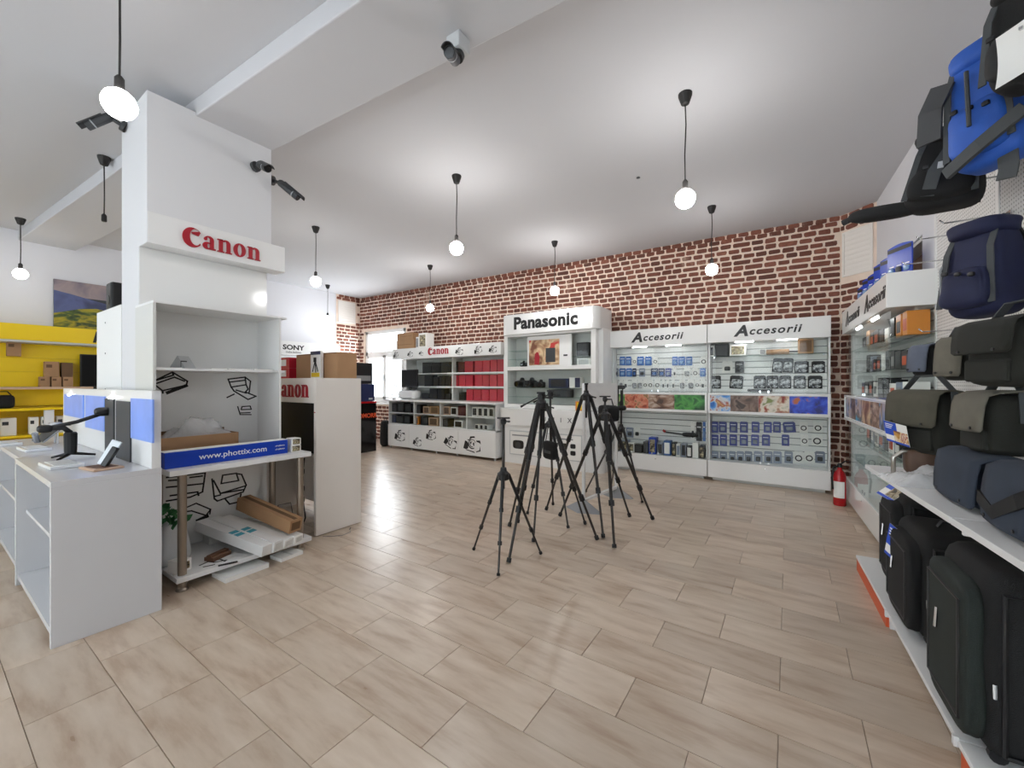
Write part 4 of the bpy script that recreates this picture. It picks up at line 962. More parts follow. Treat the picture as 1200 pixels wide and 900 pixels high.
obox('support_carton', 'grey carton propping up the long cartons at the back panel', 'box', (-4.19, 1.66, .1135), .12, .40, .125, 0, 'panel_grey', lambda t: part('tape','paper',t,(-.06,.06,-.02,.02,.125,.1262)))
obox('foam_sheet', 'white foam sheet sticking out on the floor under the lower shelf', 'sheet', (-3.62, 1.50, 0), .22, .32, .035, .05, 'paper', lambda t: part('sheet_lip','white',t,(.08,.112,-.16,.16,.035,.04)))
obox('foam_sheet', 'small flat white carton on the floor by the right steel leg', 'sheet', (-3.62, 1.86, 0), .16, .2, .03, .1, 'paper', lambda t: part('tape','panel_grey',t,(-.08,.08,-.01,.01,.03,.0312)))
obox('wood_block', 'brown wooden block piece lying on the lower shelf', 'block', (-3.78, 1.40, .1135), .09, .16, .03, .4, 'wood_item', lambda t: part('block_rib','wood_item',t,(-.02,.02,-.08,.08,.03,.045)))
obox('sample_box', 'small white box with black camera print by left steel leg', 'box', (-3.74, 1.14, .1135), .1, .1, .09, .3, 'paper', None, 'print_tag')
t = thing('paper_bag', 'pale slanted plastic bag with green stuffing on the lower shelf', 'bag', (-3.98, 1.16, .113), .3)
MB().rbox(.20,.26,.34,T(0,0,.165),n=8,p=4,taper=.45,wob=.05,seed=4).build('bag_body', 'light_grey', t, smooth=True)
gl = MB(); r_ = random.Random(8)
for k in range(40):
    a = r_.uniform(0,6.28); rr_ = r_.uniform(.02,.10); z_ = r_.uniform(.22,.42)
    gl.add([(-.018,0,0),(.018,0,0),(.026,0,.05),(0,.012,.09),(-.026,0,.05)], [(0,1,2,3,4)], T(rr_*math.cos(a), rr_*math.sin(a)-.03, z_, rx=r_.uniform(-1,1), ry=r_.uniform(-1,1), rz=a))
g = gl.build('green_foliage', 'green_leaf', t); g['kind'] = 'stuff'
# ================================================================== KIOSK BESIDE IT
t = thing('print_kiosk', 'white Canon print kiosk with black screen and tall side panel', 'kiosk', (-4.45, 2.5, 0)); K = t
kx0, kx1, ky0, ky1 = -.65, .62, -.25, .26
part('side_panel', 'white_warm', t, (kx1-.04,kx1,ky0,ky1,.008,1.56), bevel=.004); part('side_panel', 'white_warm', t, (kx0,kx0+.04,ky0,ky1,.008,1.56))
hd = part('header', 'white_warm', t, (kx0+.04,kx1-.04,ky0,ky1,1.31,1.56), bevel=.003)
canon(hd, FACE_Y(.155,ky0-.0005,1.365), .68, depth=.01)
part('rear_panel', 'white_warm', t, (kx0+.04,kx1-.04,ky1-.03,ky1-.01,.1,1.31))
part('screen', 'screen', t, (kx0+.05,kx1-.042,ky0+.015,ky0+.05,.81,1.309)); part('work_shelf', 'white_warm', t, (kx0+.04,kx1-.04,ky0+.06,ky1-.03,.76,.785))
part('power_supply', 'black', t, (.44,.52,-.12,.02,.40,.62), bevel=.006); part('power_supply','black_soft',t,(.46,.54,-.1,.03,.12,.30), bevel=.006)
part('badge', 'letter_red', t, (kx1-.03,kx1-.012,ky0-.003,ky0+.001,1.215,1.225))
t = thing('power_cable', 'black mains cable with plug hanging below the kiosk screen', 'cable', (-4.02, 2.22, .008))
MB().tube([(0,.02,.75),(.01,.0,.62),(-.01,0,.45),(.02,0,.3),(0,.03,.15),(-.04,.0,.01),(-.14,-.1,.006),(-.24,-.02,.006)], .007, 6).build('cable', 'black', t, smooth=True)
for z_ in (.62,.45,.34): MB().rbox(.03,.03,.06,T(.005,0,z_),n=4,p=4).build('plug','black',t,smooth=True)
t = thing('wire_bundle', 'thin dark wire looping over the floor behind the table', 'wire', (-4.30, 2.2, .004))
MB().tube([(-.2,-.1,.02),(-.15,0,.22),(0,.05,.26),(.1,.02,.16),(.14,-.06,.02),(.26,-.1,.003)], .004, 6).build('wire', 'dark_grey', t, smooth=True); MB().tube([(-.2,-.1,.02),(-.1,.02,.12),(.06,-.02,.05)],.004,6).build('wire','grey',t,smooth=True)
t = thing('wire_bundle', 'thin pale wire on the floor in front of the kiosk side panel', 'wire', (-3.72, 2.4, .003))
MB().tube([(-.08,-.1,0),(.0,-.05,0),(.06,.02,0),(.05,.12,0),(-.02,.16,0)], .0028, 6).build('wire', 'grey', t, smooth=True); MB().tube([(-.02,.16,0),(-.05,.19,.004)],.005,6).build('plug_tip','dark_grey',t)
KZ = 1.561
carton('cardboard_box', 'large brown cardboard box on top of the kiosk', 'box', -4.64, -3.85, 2.49, 2.72, KZ, KZ+.27, 'cardboard', None, 0, (.02,.98,.96,.985), 'cardboard_dark')
carton('tripod_box', 'slim white box with tripod picture leaning on the cardboard box', 'box', -4.26, -4.07, 2.44, 2.475, KZ, KZ+.29, 'paper', None, 0, (.1,.9,.05,.2), 'yellow')
tb = bpy.data.objects.get('tripod_box'); part('top_band','navy_box',tb,(-.093,.093,-.0195,-.017,.25,.285)); mb = MB()
for q in ((-.05,.07),(.05,.07),(.01,.06)): mb.tube([(0.0,-.02,.19),(q[0],-.02,q[1])], .006, 5)
mb.tube([(0,-.02,.17),(.0,-.02,.22)],.02,6); mb.build('tripod_print','black',tb)
for k in range(2): carton('printer_box', 'red and white printed box beside the cardboard box on the kiosk, %s of two' % ['lower','upper'][k], 'box', -4.93, -4.68, 2.43, 2.6, KZ+.121*k, KZ+.12+.121*k, 'red_box', None, 0, (.1,.75,.2,.8), 'paper')
# ================================================================== FRONT COUNTER WITH GADGETS
t = thing('display_counter', 'white counter end unit with open shelf compartment and gadgets on top', 'counter', (-4.12, .71, 0))
w2 = .67; ya, yb = -.25, .245
part('counter_side', 'counter_white', t, (w2-.035,w2,ya,yb,0,.91), bevel=.002); part('counter_side', 'counter_white', t, (-w2,-w2+.035,ya,yb,0,.91), bevel=.002)
part('counter_top', 'counter_white', t, (-w2,w2,ya,yb,.91,.945), bevel=.002); part('counter_floor', 'counter_white', t, (-w2+.035,w2-.035,ya+.01,yb,.05,.085)); part('counter_back', 'counter_white', t, (-w2+.035,w2-.035,yb-.02,yb,.085,.91)); part('counter_shelf', 'counter_white', t, (-w2+.035,w2-.035,ya+.05,yb-.02,.53,.555), bevel=.002)
t = thing('display_counter', 'white counter continuing behind the end unit towards the yellow cabinet', 'counter', (-5.60, .715, 0))
w2 = .80; ya, yb = -.235, .24
part('counter_side', 'counter_white', t, (w2-.035,w2,ya,yb,0,.91)); part('counter_side', 'counter_white', t, (-w2,-w2+.035,ya,yb,0,.91)); part('counter_top', 'counter_white', t, (-w2,w2,ya,yb,.91,.945), bevel=.002); part('counter_floor', 'counter_white', t, (-w2+.035,w2-.035,ya+.01,yb,.05,.085)); part('counter_back', 'counter_white',t,(-w2+.035,w2-.035,yb-.02,yb,.085,.91)); part('counter_shelf', 'counter_white',t,(-w2+.035,w2-.035,ya+.03,yb-.02,.53,.555))
t = thing('backlit_riser', 'white upright panel with glowing blue inserts behind the counter gadgets', 'display panel', (-4.77, .90, .9455)); RY = -.0
part('riser_board', 'white', t, (-1.33,1.325,0,.05,.0,.51), bevel=.003)
def RX(px): return at_y(px, 480, .90).x+4.77
for nm, a, b, za, zb, m in (('light_panel',77,99,1.19-.9455,1.40-.9455,'blue_panel'),('light_panel',102,124,1.12-.9455,1.40-.9455,'blue_panel'),('light_panel',155.5,181,1.12-.9455,1.40-.9455,'blue_panel'),('dark_panel',125,135,.001,1.385-.9455,'dark_grey'),('dark_panel',138,154.5,.001,1.375-.9455,'dark_grey')):
    part(nm, m, t, (RX(a),RX(b),-.012,-.0005,za,zb), bevel=.002)
for px_ in (83, 132): part('spot_led', 'led', t, (RX(px_)-.03,RX(px_)+.03,-.02,-.002,.442,.458))
CZ = .946
def ctop(px, py): return at_z(px, py, CZ)
def tray(label, px, py, sx, sy, rz, m='white_gloss', hh=.022):
    p = ctop(px, py); t = thing('display_plinth', label, 'plinth', (p.x,p.y,CZ), rz, 'plinths on the counter')
    part('plinth_body', m, t, (-sx/2,sx/2,-sy/2,sy/2,0,hh), bevel=.004); part('plinth_pad', 'panel_grey' if m != 'beige' else 'wood_item', t, (-sx*.38,sx*.38,-sy*.36,sy*.36,hh,hh+.003)); return t
tray('flat white plinth in front of the black gimbal', 72, 546, .30, .16, .05)
tray('white plinth under the grey tablet near the counter left end', 40, 527, .32, .15, .05)
tray('thin white plinth at the far left edge of the counter', 8, 521, .26, .15, .05)
tray('beige wooden plinth holding the leaning phone', 119, 549, .22, .15, .15, 'beige', .014)
p = ctop(119, 549)
t = thing('leaning_phone', 'grey phone leaning on a black clip, standing on the beige plinth', 'phone', (p.x,p.y,CZ+.018), .5)
MB().box(-.036,.036,-.005,.005,0,.17,T(-.02,.02,.0,rx=-.35,ry=.28)).build('phone_body','silver',t,bevel=.003); MB().box(-.02,.02,-.012,.012,0,.13,T(.03,-.01,.0,rx=-.35,ry=.3)).build('grip','black',t,bevel=.004)
p = ctop(94, 536)
t = thing('phone_gimbal', 'black phone gimbal with stubby tripod legs on the counter', 'gimbal', (p.x,p.y,CZ), 1.45); t.scale = (1.15,1.15,1.15); t.location.y -= .05
MB().lathe([(.028,.03),(.03,.05),(.032,.16),(.026,.17)],12,T(0,0,0)).build('grip','black_soft',t,smooth=False)
for a in (.3, 2.3, 4.2): MB().tube([(0,0,.035),(.12*math.cos(a),.10*math.sin(a),.008)], [.012,.007], 6).build('leg','black',t)
MB().tube([(0,0,.165),(-.03,0,.20),(-.10,0,.205)], .016, 7).build('arm','black',t,smooth=True); MB().rbox(.07,.05,.05,T(-.11,0,.20),n=4,p=3).build('motor','black',t,smooth=True)
MB().tube([(-.10,0,.205),(.03,0,.235),(.14,0,.28)], .012, 7).build('arm','black',t,smooth=True); MB().rbox(.09,.05,.06,T(.15,0,.295),n=4,p=3).build('phone_clamp','black',t,smooth=True)
p = ctop(40, 522)
t = thing('tablet_display', 'grey tablet wedge tilted on the white plinth', 'tablet', (p.x,p.y,CZ+.026), .2)
MB().box(-.11,.11,-.006,.006,0,.15,T(0,.02,0,rx=-.8)).build('tablet_body','grey',t,bevel=.003); MB().box(-.10,.10,-.003,.003,.01,.14,T(0,.012,.004,rx=-.8)).build('tablet_screen','dark_grey',t); MB().tube([(.06,.0,.01),(.10,-.03,.09)],.022,8).build('stylus_holder','grey',t)
p = ctop(66, 519)
t = thing('drone_model', 'white folding drone on a stand among the counter gadgets', 'drone', (p.x,p.y,CZ), 0)
MB().rbox(.16,.08,.05,T(0,0,.17),n=5,p=3).build('drone_body','light_grey',t,smooth=True)
for a in (-.18,.18): MB().tube([(a*.3,0,.175),(a,.02,.16)],.01,6).build('drone_arm','grey',t); MB().box(-.07,.07,-.008,.008,0,.003,T(a,.02,.172,rz=.5)).build('rotor_blade','dark_grey',t)
for a in (-.05,.05): MB().tube([(a,0,.155),(a*1.3,0,.0)],.007,6).build('stand_rod','white_gloss',t)
t = thing('phone_stand', 'small white phone stand on the counter shelf beneath the top', 'stand', (-3.60, .54, .5555))
MB().box(-.03,.03,-.006,.006,0,.13,T(0,0,.01,rx=-.15)).build('stand_plate','white_gloss',t); part('stand_base','white_gloss',t,(-.06,.06,-.05,.05,0,.012), bevel=.003); part('screen_print','dark_grey',t,(-.012,.012,-.012,-.005,.06,.1))
t = thing('phone_stand', 'white card frame standing in the further counter compartment', 'stand', (-4.98, .68, .5555))
MB().box(-.03,.03,-.006,.006,0,.15,T(0,0,.0,rx=-.12)).build('stand_plate','white_gloss',t); part('stand_base','white_gloss',t,(-.05,.05,-.04,.04,0,.01)); part('screen_print','dark_grey',t,(-.014,.014,-.012,-.004,.04,.10))
# ================================================================== BEHIND THE COUNTER, LEFT WALL
t = thing('partition_box', 'narrow white partition cabinet left of the column', 'partition', (-5.45, 1.3, 0))
part('partition_body','white_matte',t,(-.42,.42,-.2,.2,0,2.22), bevel=.003); part('partition_cap','panel_grey',t,(-.42,.42,-.2,.2,2.22,2.225))
for z_ in (1.45,1.8,2.1): MB().lathe([(.008,0),(.008,.003)],8,T(-.1,-.2,z_,rx=R90)).build('screw_cap','dark_grey',t)
pp = at_y(134, 300, 1.05)
t = thing('vent_pipe', 'white vertical pipe with collar beside the column', 'pipe', (pp.x, 1.12, 0)); t.location.z = 2.226
MB().lathe([(.055,0),(.055,.74)],16,T(0,.1,0)).build('pipe_body','white_matte',t,smooth=False); MB().lathe([(.062,.52),(.062,.56)],16,T(0,.1,0)).build('collar','white_matte',t); part('duct_box','white_matte',t,(-.12,-.055,.05,.15,.46,.76), bevel=.003); MB().tube([(0,.1,.74),(.1,.1,.76),(.3,.1,.76)],.03,10).build('elbow','white_matte',t)
p = at_y(117, 347, 1.2)
t = thing('loudspeaker', 'black wall loudspeaker above the white partition', 'speaker', (-5.72, 1.25, 2.2255))
part('speaker_body','black',t,(-.12,.07,-.09,.09,0,.31), bevel=.02); MB().lathe([(.05,0),(.05,.005),(.03,.006)],14,T(-.02,-.09,.13,rx=R90)).build('cone','dark_grey',t); MB().tube([(-.12,0,.26),(-.18,0,.27)],.012,6).build('bracket','black',t)
t = thing('landscape_canvas', 'canvas print of a green hill under dusk sky above the yellow cabinet', 'picture', (LWX+.01, 1.36, 2.44))
part('canvas_frame','dark_grey',t,(-.008,.03,0,1.15,0,.78)); part('sky_print','print_sky_dusk',t,(.03,.032,0,1.15,.52,.78))
MB().prism([(0,.2),(1.15,.2),(1.15,.36),(.8,.42),(.45,.50),(.2,.56),(0,.60)],0,.0035,FACE_X(.03,0,0)).build('hill_print','print_hill',t)
MB().prism([(0,0),(1.15,0),(1.15,.26),(.8,.30),(.5,.36),(.3,.33),(0,.22)],0,.005,FACE_X(.03,0,0)).build('field_print','print_grass',t)
NX = -9.5
t = thing('brand_cabinet', 'yellow Nikon wall cabinet with shelves at the far left', 'cabinet', (NX, 1.2, 0)); 
y0, y1 = -2.2, 1.9
hd = part('header','yellow',t,(-.42,0,y0,y1,2.16,2.40), bevel=.006); text('lettering','Nikon','letter_black',hd,FACE_X(.001,.84,2.265),.25,bold=.008,shear=.2,align='CENTER')
part('header_trim','light_grey',t,(-.40,-.01,y0,y1,2.13,2.16))
for k, (za, zb) in enumerate(((1.46,1.69),(1.695,1.91),(1.915,2.13))): part('back_board','yellow',t,(-.44,-.42,y0,y1,za,zb))
part('upper_shelf','beige',t,(-.42,-.06,y0,.55,1.42,1.455)); part('rear_panel','yellow_dark',t,(-.46,-.44,y0,y1,0,2.13)); part('mid_board','yellow',t,(-.42,-.40,y0,y1,1.16,1.42))
part('counter_top','yellow',t,(-.42,.05,y0,y1,1.10,1.135), bevel=.004); part('lower_board','yellow_dark',t,(-.42,-.40,y0,y1,0,1.10)); part('lower_shelf','yellow',t,(-.42,.03,y0,y1,.70,.73)); 
for yy_ in (-1.4,-.55,.05,.7,1.5): part('post','white',t,(-.05,.03,yy_-.05,yy_+.05,0,1.10))
part('base_panel','yellow',t,(-.42,.0,y0,y1,0,.35))
def nbox(label, a, b, ya, yb, m, nm='cardboard_box', X=NX-.30):
    p, q = at_x(a, yb, X), at_x(b, ya, X); carton(nm, label, 'box', X-.1, X, p.y, q.y, p.z, q.z, m, None, 0, (.1,.5,.6,.8), 'cardboard_dark', side='x')
def nshelf(label, a, b, hh, m, z, nm='cardboard_box', X=NX-.25, fm='cardboard_dark'):
    p, q = at_x(a, 455, X), at_x(b, 455, X); carton(nm, label, 'box', X-.14, X, p.y+.004, q.y-.004, z, z+hh, m, 'boxes in the yellow cabinet', 0, (.1,.5,.6,.8), fm, side='x')
NS = 1.456
nshelf('brown carton, leftmost of the three low ones on the yellow cabinet shelf', 46, 59, .16, 'cardboard', NS)
nshelf('brown carton, middle of the three low ones on the yellow cabinet shelf', 60, 72.5, .16, 'cardboard', NS)
nshelf('brown carton, rightmost of the three low ones on the yellow cabinet shelf', 73.5, 86, .16, 'cardboard', NS)
nshelf('larger brown carton stacked upon the low cartons in the yellow cabinet', 52, 70, .24, 'cardboard', NS+.161)
nshelf('grey brown carton stacked right on the low cartons in the yellow cabinet', 72, 86, .23, 'cardboard_dark', NS+.161)
nbox('brown carton on a hook high at the left of the yellow cabinet', 8, 25, 400, 417, 'cardboard', X=NX-.318)
p, q = at_x(92,453,NX-.3), at_x(115,414,NX-.3)
t = thing('monitor', 'black monitor standing at the right end of the yellow cabinet', 'monitor', (NX-.3, (p.y+q.y)/2, 1.20)); W_ = (q.y-p.y)/2+.06; t.location.y += .08
part('screen_body','black',t,(-.04,0,-W_,W_,.24,.80), bevel=.005); part('screen_glass','screen',t,(0,.002,-W_+.02,W_-.02,.27,.78)); part('stand_neck','black',t,(-.06,-.03,-.04,.04,0,.3)); part('stand_foot','yellow',t,(-.1,.05,-.14,.14,-.065,0))
for k, (a, b) in enumerate(((0,20),(34,46),(48,62),(66,80))):
    nshelf('white boxed camera, %s from left on the lower yellow shelf' % ORD[k], a, b, .26, 'paper', .731, 'camera_box', NX-.1, 'dark_grey')
t = thing('camera_bag', 'small dark camera bag at the left end of the yellow cabinet counter', 'bag', (NX-.2, .82, 1.136)); MB().rbox(.16,.22,.20,T(0,0,.1),n=5,p=5).build('bag_body','black_fabric',t,smooth=True); MB().tube([(0,-.08,.19),(0,-.04,.25),(0,.04,.25),(0,.08,.19)],.008,6).build('handle','black',t,smooth=True)
t = thing('brand_cabinet', 'white Sony wall cabinet behind the kiosk', 'cabinet', (-9.62, 5.1, 0))
hd = part('header','white_gloss',t,(-.34,0,-1.3,1.2,2.18,2.50), bevel=.004); text('lettering','SONY','letter_black',hd,FACE_X(.001,.0,2.35),.155,bold=.005,sx=1.2); text('tagline','make.believe','letter_black',hd,FACE_X(.001,.0,2.245),.07)
part('cabinet_back','white',t,(-.34,-.32,-1.3,1.2,0,2.18)); part('cabinet_base','white',t,(-.34,0,-1.3,1.2,0,.9)); part('shelf','white',t,(-.32,-.02,-1.3,1.2,1.3,1.32)); part('shelf','white',t,(-.32,-.02,-1.3,1.2,1.7,1.72))
for yy_ in (-1.3,1.18): part('side_panel','white',t,(-.32,0,yy_,yy_+.02,.9,2.18))
# ================================================================== TRIPODS
def tripod(label, feet, apex_px, collar_z, top_z, head, leg_r=.014, rising=.0):
    f = [at_z(*q) for q in feet] if not isinstance(feet[0], Vector) else feet
    c = sum(f, Vector())/3; 
    if apex_px is not None:
        # the collar stands above the feet, on the pixel column of the photo
        d = ray(apex_px, 450); d.z = 0; d.normalize(); c2 = d*(Vector((c.x,c.y,0)).dot(d)); c = Vector((c2.x, c2.y, 0))
    t = thing('tripod', label, 'tripod', (c.x, c.y, 0), 0, 'tripods standing in the middle of the shop')
    top = Vector((0,0,collar_z))
    MB().lathe([(.03,collar_z-.05),(.05,collar_z-.04),(.052,collar_z+.01),(.03,collar_z+.03),(.024,collar_z+.06)], 10).build('collar', 'black', t)
    MB().tube([(0,0,collar_z-.24 if collar_z > 1 else collar_z-.12),(0,0,top_z-.06)], .0125, 8).build('centre_column', 'carbon' if leg_r < .014 else 'black', t, smooth=True)
    for p in f:
        q = Vector((p.x-c.x, p.y-c.y, 0.008)); u = Vector((q.x,q.y,0)).normalized()
        a = top+u*.045
        lv = lambda k: a+(q-a)*k
        lg = MB().tube([lv(0), lv(.36)], leg_r*1.25, 8).build('leg', 'black', t, smooth=False)
        MB().tube([lv(.36), lv(.69)], leg_r*.95, 8).build('leg_section', 'carbon', lg); MB().tube([lv(.69), lv(.985)], leg_r*.72, 8).build('leg_section', 'carbon', lg)
        for k in (.36, .69): MB().tube([lv(k-.018), lv(k+.022)], leg_r*1.6, 8).build('leg_clamp', 'black', lg)
        MB().tube([lv(.975), lv(1.0)], leg_r*1.25, 8).build('rubber_foot', 'black_soft', lg)
    z = top_z
    if head == 'ball':
        hd = MB().lathe([(.018,z-.06),(.024,z-.05),(.026,z-.025),(.018,z-.012)], 10).build('ball_head', 'black', t, smooth=False)
        MB().box(-.055,.055,-.02,.02,z-.012,z, T(rz=.6)).build('quick_plate', 'black', hd); MB().tube([(.02,0,z-.035),(.055,.02,z-.035)], .008, 6).build('knob', 'black', hd)
    elif head == 'pan':
        hd = MB().lathe([(.02,z-.09),(.032,z-.08),(.034,z-.04),(.02,z-.02)], 10).build('pan_head', 'black', t)
        MB().box(-.04,.04,-.03,.03,z-.03,z-.01, T(rz=.5)).build('quick_plate', 'black', hd)
        MB().tube([(0,0,z-.05),(-.10,-.10,z-.12),(-.14,-.14,z-.15)], [.007,.007,.012], 6).build('pan_handle', 'black', hd); MB().tube([(.02,0,z-.06),(.10,.05,z-.07)], .009, 6).build('knob', 'black', hd)
    elif head == 'stub':
        hd = MB().lathe([(.014,z-.10),(.016,z-.02),(.022,z-.015),(.022,z)], 10).build('column_cap', 'black', t); MB().tube([(.03,.02,collar_z),(.09,.06,collar_z-.02)],.009,6).build('knob','black',hd)
    elif head == 'phone':
        hd = MB().lathe([(.02,z-.34),(.03,z-.30),(.03,z-.22),(.015,z-.20)], 10).build('ball_head', 'black', t)
        for s_ in (-.03,.03): MB().tube([(s_,-.03,z-.24),(s_,-.03,z-.04)], .008, 6).build('phone_post', 'black', hd)
        MB().rbox(.11,.05,.05,T(.01,-.03,z-.02),n=4,p=4).build('phone_clamp', 'black', hd, smooth=True); MB().rbox(.13,.09,.07,T(0,0,z-.30),n=4,p=4).build('platform','black',hd,smooth=True)
    return t, c
def zt(c, py): return z_at(c.x, c.y, py)
F1 = [(555,645),(584,676),(634,650)]; c1 = sum((at_z(*q) for q in F1), Vector())/3
tripod('slim low black tripod with ball head standing nearest the camera', F1, 590, zt(c1,556), zt(c1,489), 'ball', .0115)
F2 = [(596,660),(700,633),(597,617)]; c2 = sum((at_z(*q) for q in F2), Vector())/3
tripod('tall black tripod right behind the slim one, with pan handle', F2, 634, zt(c2,473), zt(c2,458), 'pan', .0165)
F3 = [(625,636),(686,615),(607,613)]; c3 = sum((at_z(*q) for q in F3), Vector())/3
tripod('black tripod hidden inside the left cluster of tripods', F3, 637, zt(c3,476), zt(c3,462), 'stub')
F4 = [(648,592),(666,620),(618,603)]; c4 = sum((at_z(*q) for q in F4), Vector())/3
tripod('black tripod with raised centre column at the back of the left cluster', F4, 645, zt(c4,496), zt(c4,456), 'pan')
F5 = [(640,598),(707,631),(738,606)]; c5 = sum((at_z(*q) for q in F5), Vector())/3
t5, cc5 = tripod('tallest black tripod in front of the white sign frame', F5, 687, zt(c5,464), zt(c5,449), 'stub', .0165)
F6 = [(656,605),(720,643),(765,609)]; c6 = sum((at_z(*q) for q in F6), Vector())/3
t6, cc6 = tripod('wide black tripod with ball head, foremost of the right cluster', F6, 709, zt(c6,486), zt(c6,464), 'ball', .0175)
F7 = [(753,590),(686,577),(716,572)]; c7 = sum((at_z(*q) for q in F7), Vector())/3
tripod('short black tripod with phone clamp behind the right cluster', F7, 728, zt(c7,502), zt(c7,452), 'phone')
# carrying bag hanging under the left cluster
t = thing('hanging_bag', 'small square black bag hanging between the left tripods', 'bag', (c3.x-.02, c3.y+.12, zt(c3,541)), -.5)
MB().rbox(.22,.06,.19,T(0,0,.10),n=5,p=6).build('bag_body','black_fabric',t,smooth=True); MB().tube([(-.08,0,.19),(-.03,0,.36),(.03,0,.36),(.08,0,.19)],.006,6).build('strap','black',t); part('bag_print','dark_grey',t,(-.06,.06,-.034,-.028,.07,.10))
t = thing('hanging_bag', 'dark camera pouch hanging beside the head of the right cluster', 'bag', (cc5.x+.16, cc5.y+.25, zt(c5,498)), -.5)
MB().rbox(.26,.12,.18,T(0,0,.12),n=5,p=6).build('bag_body','black_fabric',t,smooth=True); MB().tube([(-.08,0,.2),(-.03,0,.28),(.05,0,.28),(.08,0,.2)],.007,6).build('strap','black',t)
# folded monopod hanging below the foremost right tripod
t = thing('folded_monopod', 'short folded black tripod hanging below the right cluster', 'tripod', (cc6.x-.02, cc6.y+.18, zt(c6,548)))
for a in range(3): MB().tube([(.018*math.cos(a*2.1),.018*math.sin(a*2.1),.0),(.018*math.cos(a*2.1),.018*math.sin(a*2.1),.30)],.013,7).build('leg','black',t)
MB().lathe([(.03,.28),(.036,.30),(.03,.34),(.012,.40),(.012,.44)],10).build('collar','black',t)
# ================================================================== SIGN FRAME AND SMALL SHOWCASE BEHIND THE TRIPODS
b0, b1 = at_z(684,598,0), at_z(722,581,0)
d = (b1-b0); wd_ = d.length; ang = math.atan2(d.y, d.x)
t = thing('sign_frame', 'white upright sign frame on two grey wedge feet among the tripods', 'sign stand', (b0.x,b0.y,0), ang)
zt_ = z_at((b0.x+b1.x)/2, (b0.y+b1.y)/2, 449)
for x_ in (0, wd_): 
    pst = part('post','white',t,(x_-.016,x_+.016,-.016,.016,.02,zt_), bevel=.002)
    MB().add([(x_-.02,-.24,0),(x_+.02,-.24,0),(x_+.14,.0,0),(x_+.02,.24,0),(x_-.02,.24,0),(x_-.14,0,0),(x_,-.02,.13),(x_,.02,.13)],[(5,4,3,2,1,0),(0,1,6),(1,2,6),(2,7,6),(2,3,7),(3,4,7),(4,5,7),(5,6,7),(5,0,6)]).build('wedge_foot','grey',t)
part('top_rail','white',t,(.016,wd_-.016,-.012,.012,zt_-.03,zt_)); part('bottom_rail','white',t,(.016,wd_-.016,-.02,.02,.10,.13)); part('sign_panel','white',t,(.016,wd_-.016,-.006,.006,zt_-.30,zt_-.03)); part('clear_panel','plastic_clear',t,(.016,wd_-.016,-.003,.003,.13,zt_-.30))
carton('yellow_carton','yellow carton standing on the Panasonic counter behind the tripods','box',-3.05,-2.80,6.48,6.60,1.041,1.2,'orange_box',None,0,None,'yellow')
# ================================================================== FIRE EXTINGUISHER
p = at_z(984, 592, 0)
t = thing('fire_extinguisher', 'red fire extinguisher on the floor at the cabinet corner', 'extinguisher', (p.x, p.y, 0))
MB().lathe([(.06,0),(.065,.01),(.065,.36),(.05,.41),(.025,.44),(.022,.47)],18).build('cylinder','red_paint',t,smooth=True); v_ = MB().lathe([(.026,.47),(.026,.50),(.015,.52)],10).build('valve','black',t)
MB().tube([(0,0,.50),(.05,-.02,.55),(.10,-.03,.55)],.008,6).build('lever','black',v_); MB().tube([(0,0,.49),(-.06,-.04,.47),(-.08,-.06,.34),(-.07,-.05,.20)],.011,7).build('hose','black',t,smooth=True)
lb_ = MB()
for k in range(5):
    a, b = math.radians(200+22*k), math.radians(222+22*k); r_ = .0665
    lb_.add([(r_*math.cos(a),r_*math.sin(a),.10),(r_*math.cos(b),r_*math.sin(b),.10),(r_*math.cos(b),r_*math.sin(b),.30),(r_*math.cos(a),r_*math.sin(a),.30)],[(0,1,2,3)])
lb_.build('instruction_label','paper',t)
# ================================================================== PENDANT LAMPS
for bn, bk in (('bulb_weak', .35), ('bulb_low', .62), ('bulb', 1.0), ('bulb_strong', 1.95)):   # lamps of different wattage
    m_, nt_, b_ = nt_new(bn); b_.inputs['Emission Color'].default_value = (1,.985,.965,1); b_.inputs['Emission Strength'].default_value = BULB_EMIT*bk; b_.inputs['Base Color'].default_value = (.9,.9,.9,1)
def pendant(label, cpx, cpy, bpx, bpy, lit=True, r=.078, watt='bulb'):
    p = at_z(cpx, cpy, CEIL); zb = z_at(p.x, p.y, bpy)
    t = thing('pendant_lamp', label, 'lamp', (p.x, p.y, CEIL), 0, 'bare bulb pendant lamps')
    MB().lathe([(.055,0),(.055,-.012),(.05,-.03),(.032,-.085),(.012,-.095)][::-1],16).build('ceiling_rose','cord',t,smooth=False)
    zz = zb-CEIL
    MB().tube([(0,0,-.09),(.006,0,(zz+.14)*.35),(-.004,.003,(zz+.14)*.7),(0,0,zz+.14)],.0055,6).build('cable','cord',t,smooth=True)
    MB().lathe([(.020,zz+.075),(.023,zz+.085),(.022,zz+.14),(.012,zz+.155)],12).build('lamp_holder','cord',t)
    prof = [(r*.05,zz-r*.99)]+[(r*math.sin(math.radians(a)), zz-r*math.cos(math.radians(a))) for a in range(20,150,16)]+[(.017,zz+.075)]
    if lit: MB().lathe(prof,14).build('bulb',watt,t,smooth=True)
    return t
pendant('lit pendant bulb hanging largest, above the right cabinet', 803, 110, 803, 233, watt='bulb_strong')
pendant('lit pendant bulb hanging left of centre below the ceiling', 535, 206, 533, 291, watt='bulb_strong')
pendant('lit pendant bulb above the Canon wall cabinet boxes', 504, 311, 504, 361, watt='bulb_strong')
pendant('lit pendant bulb just above the Panasonic header', 650, 283, 650, 341, watt='bulb_strong')
pendant('lit pendant bulb before the bricks above the right Accesorii header', 834, 242, 832, 316, watt='bulb')
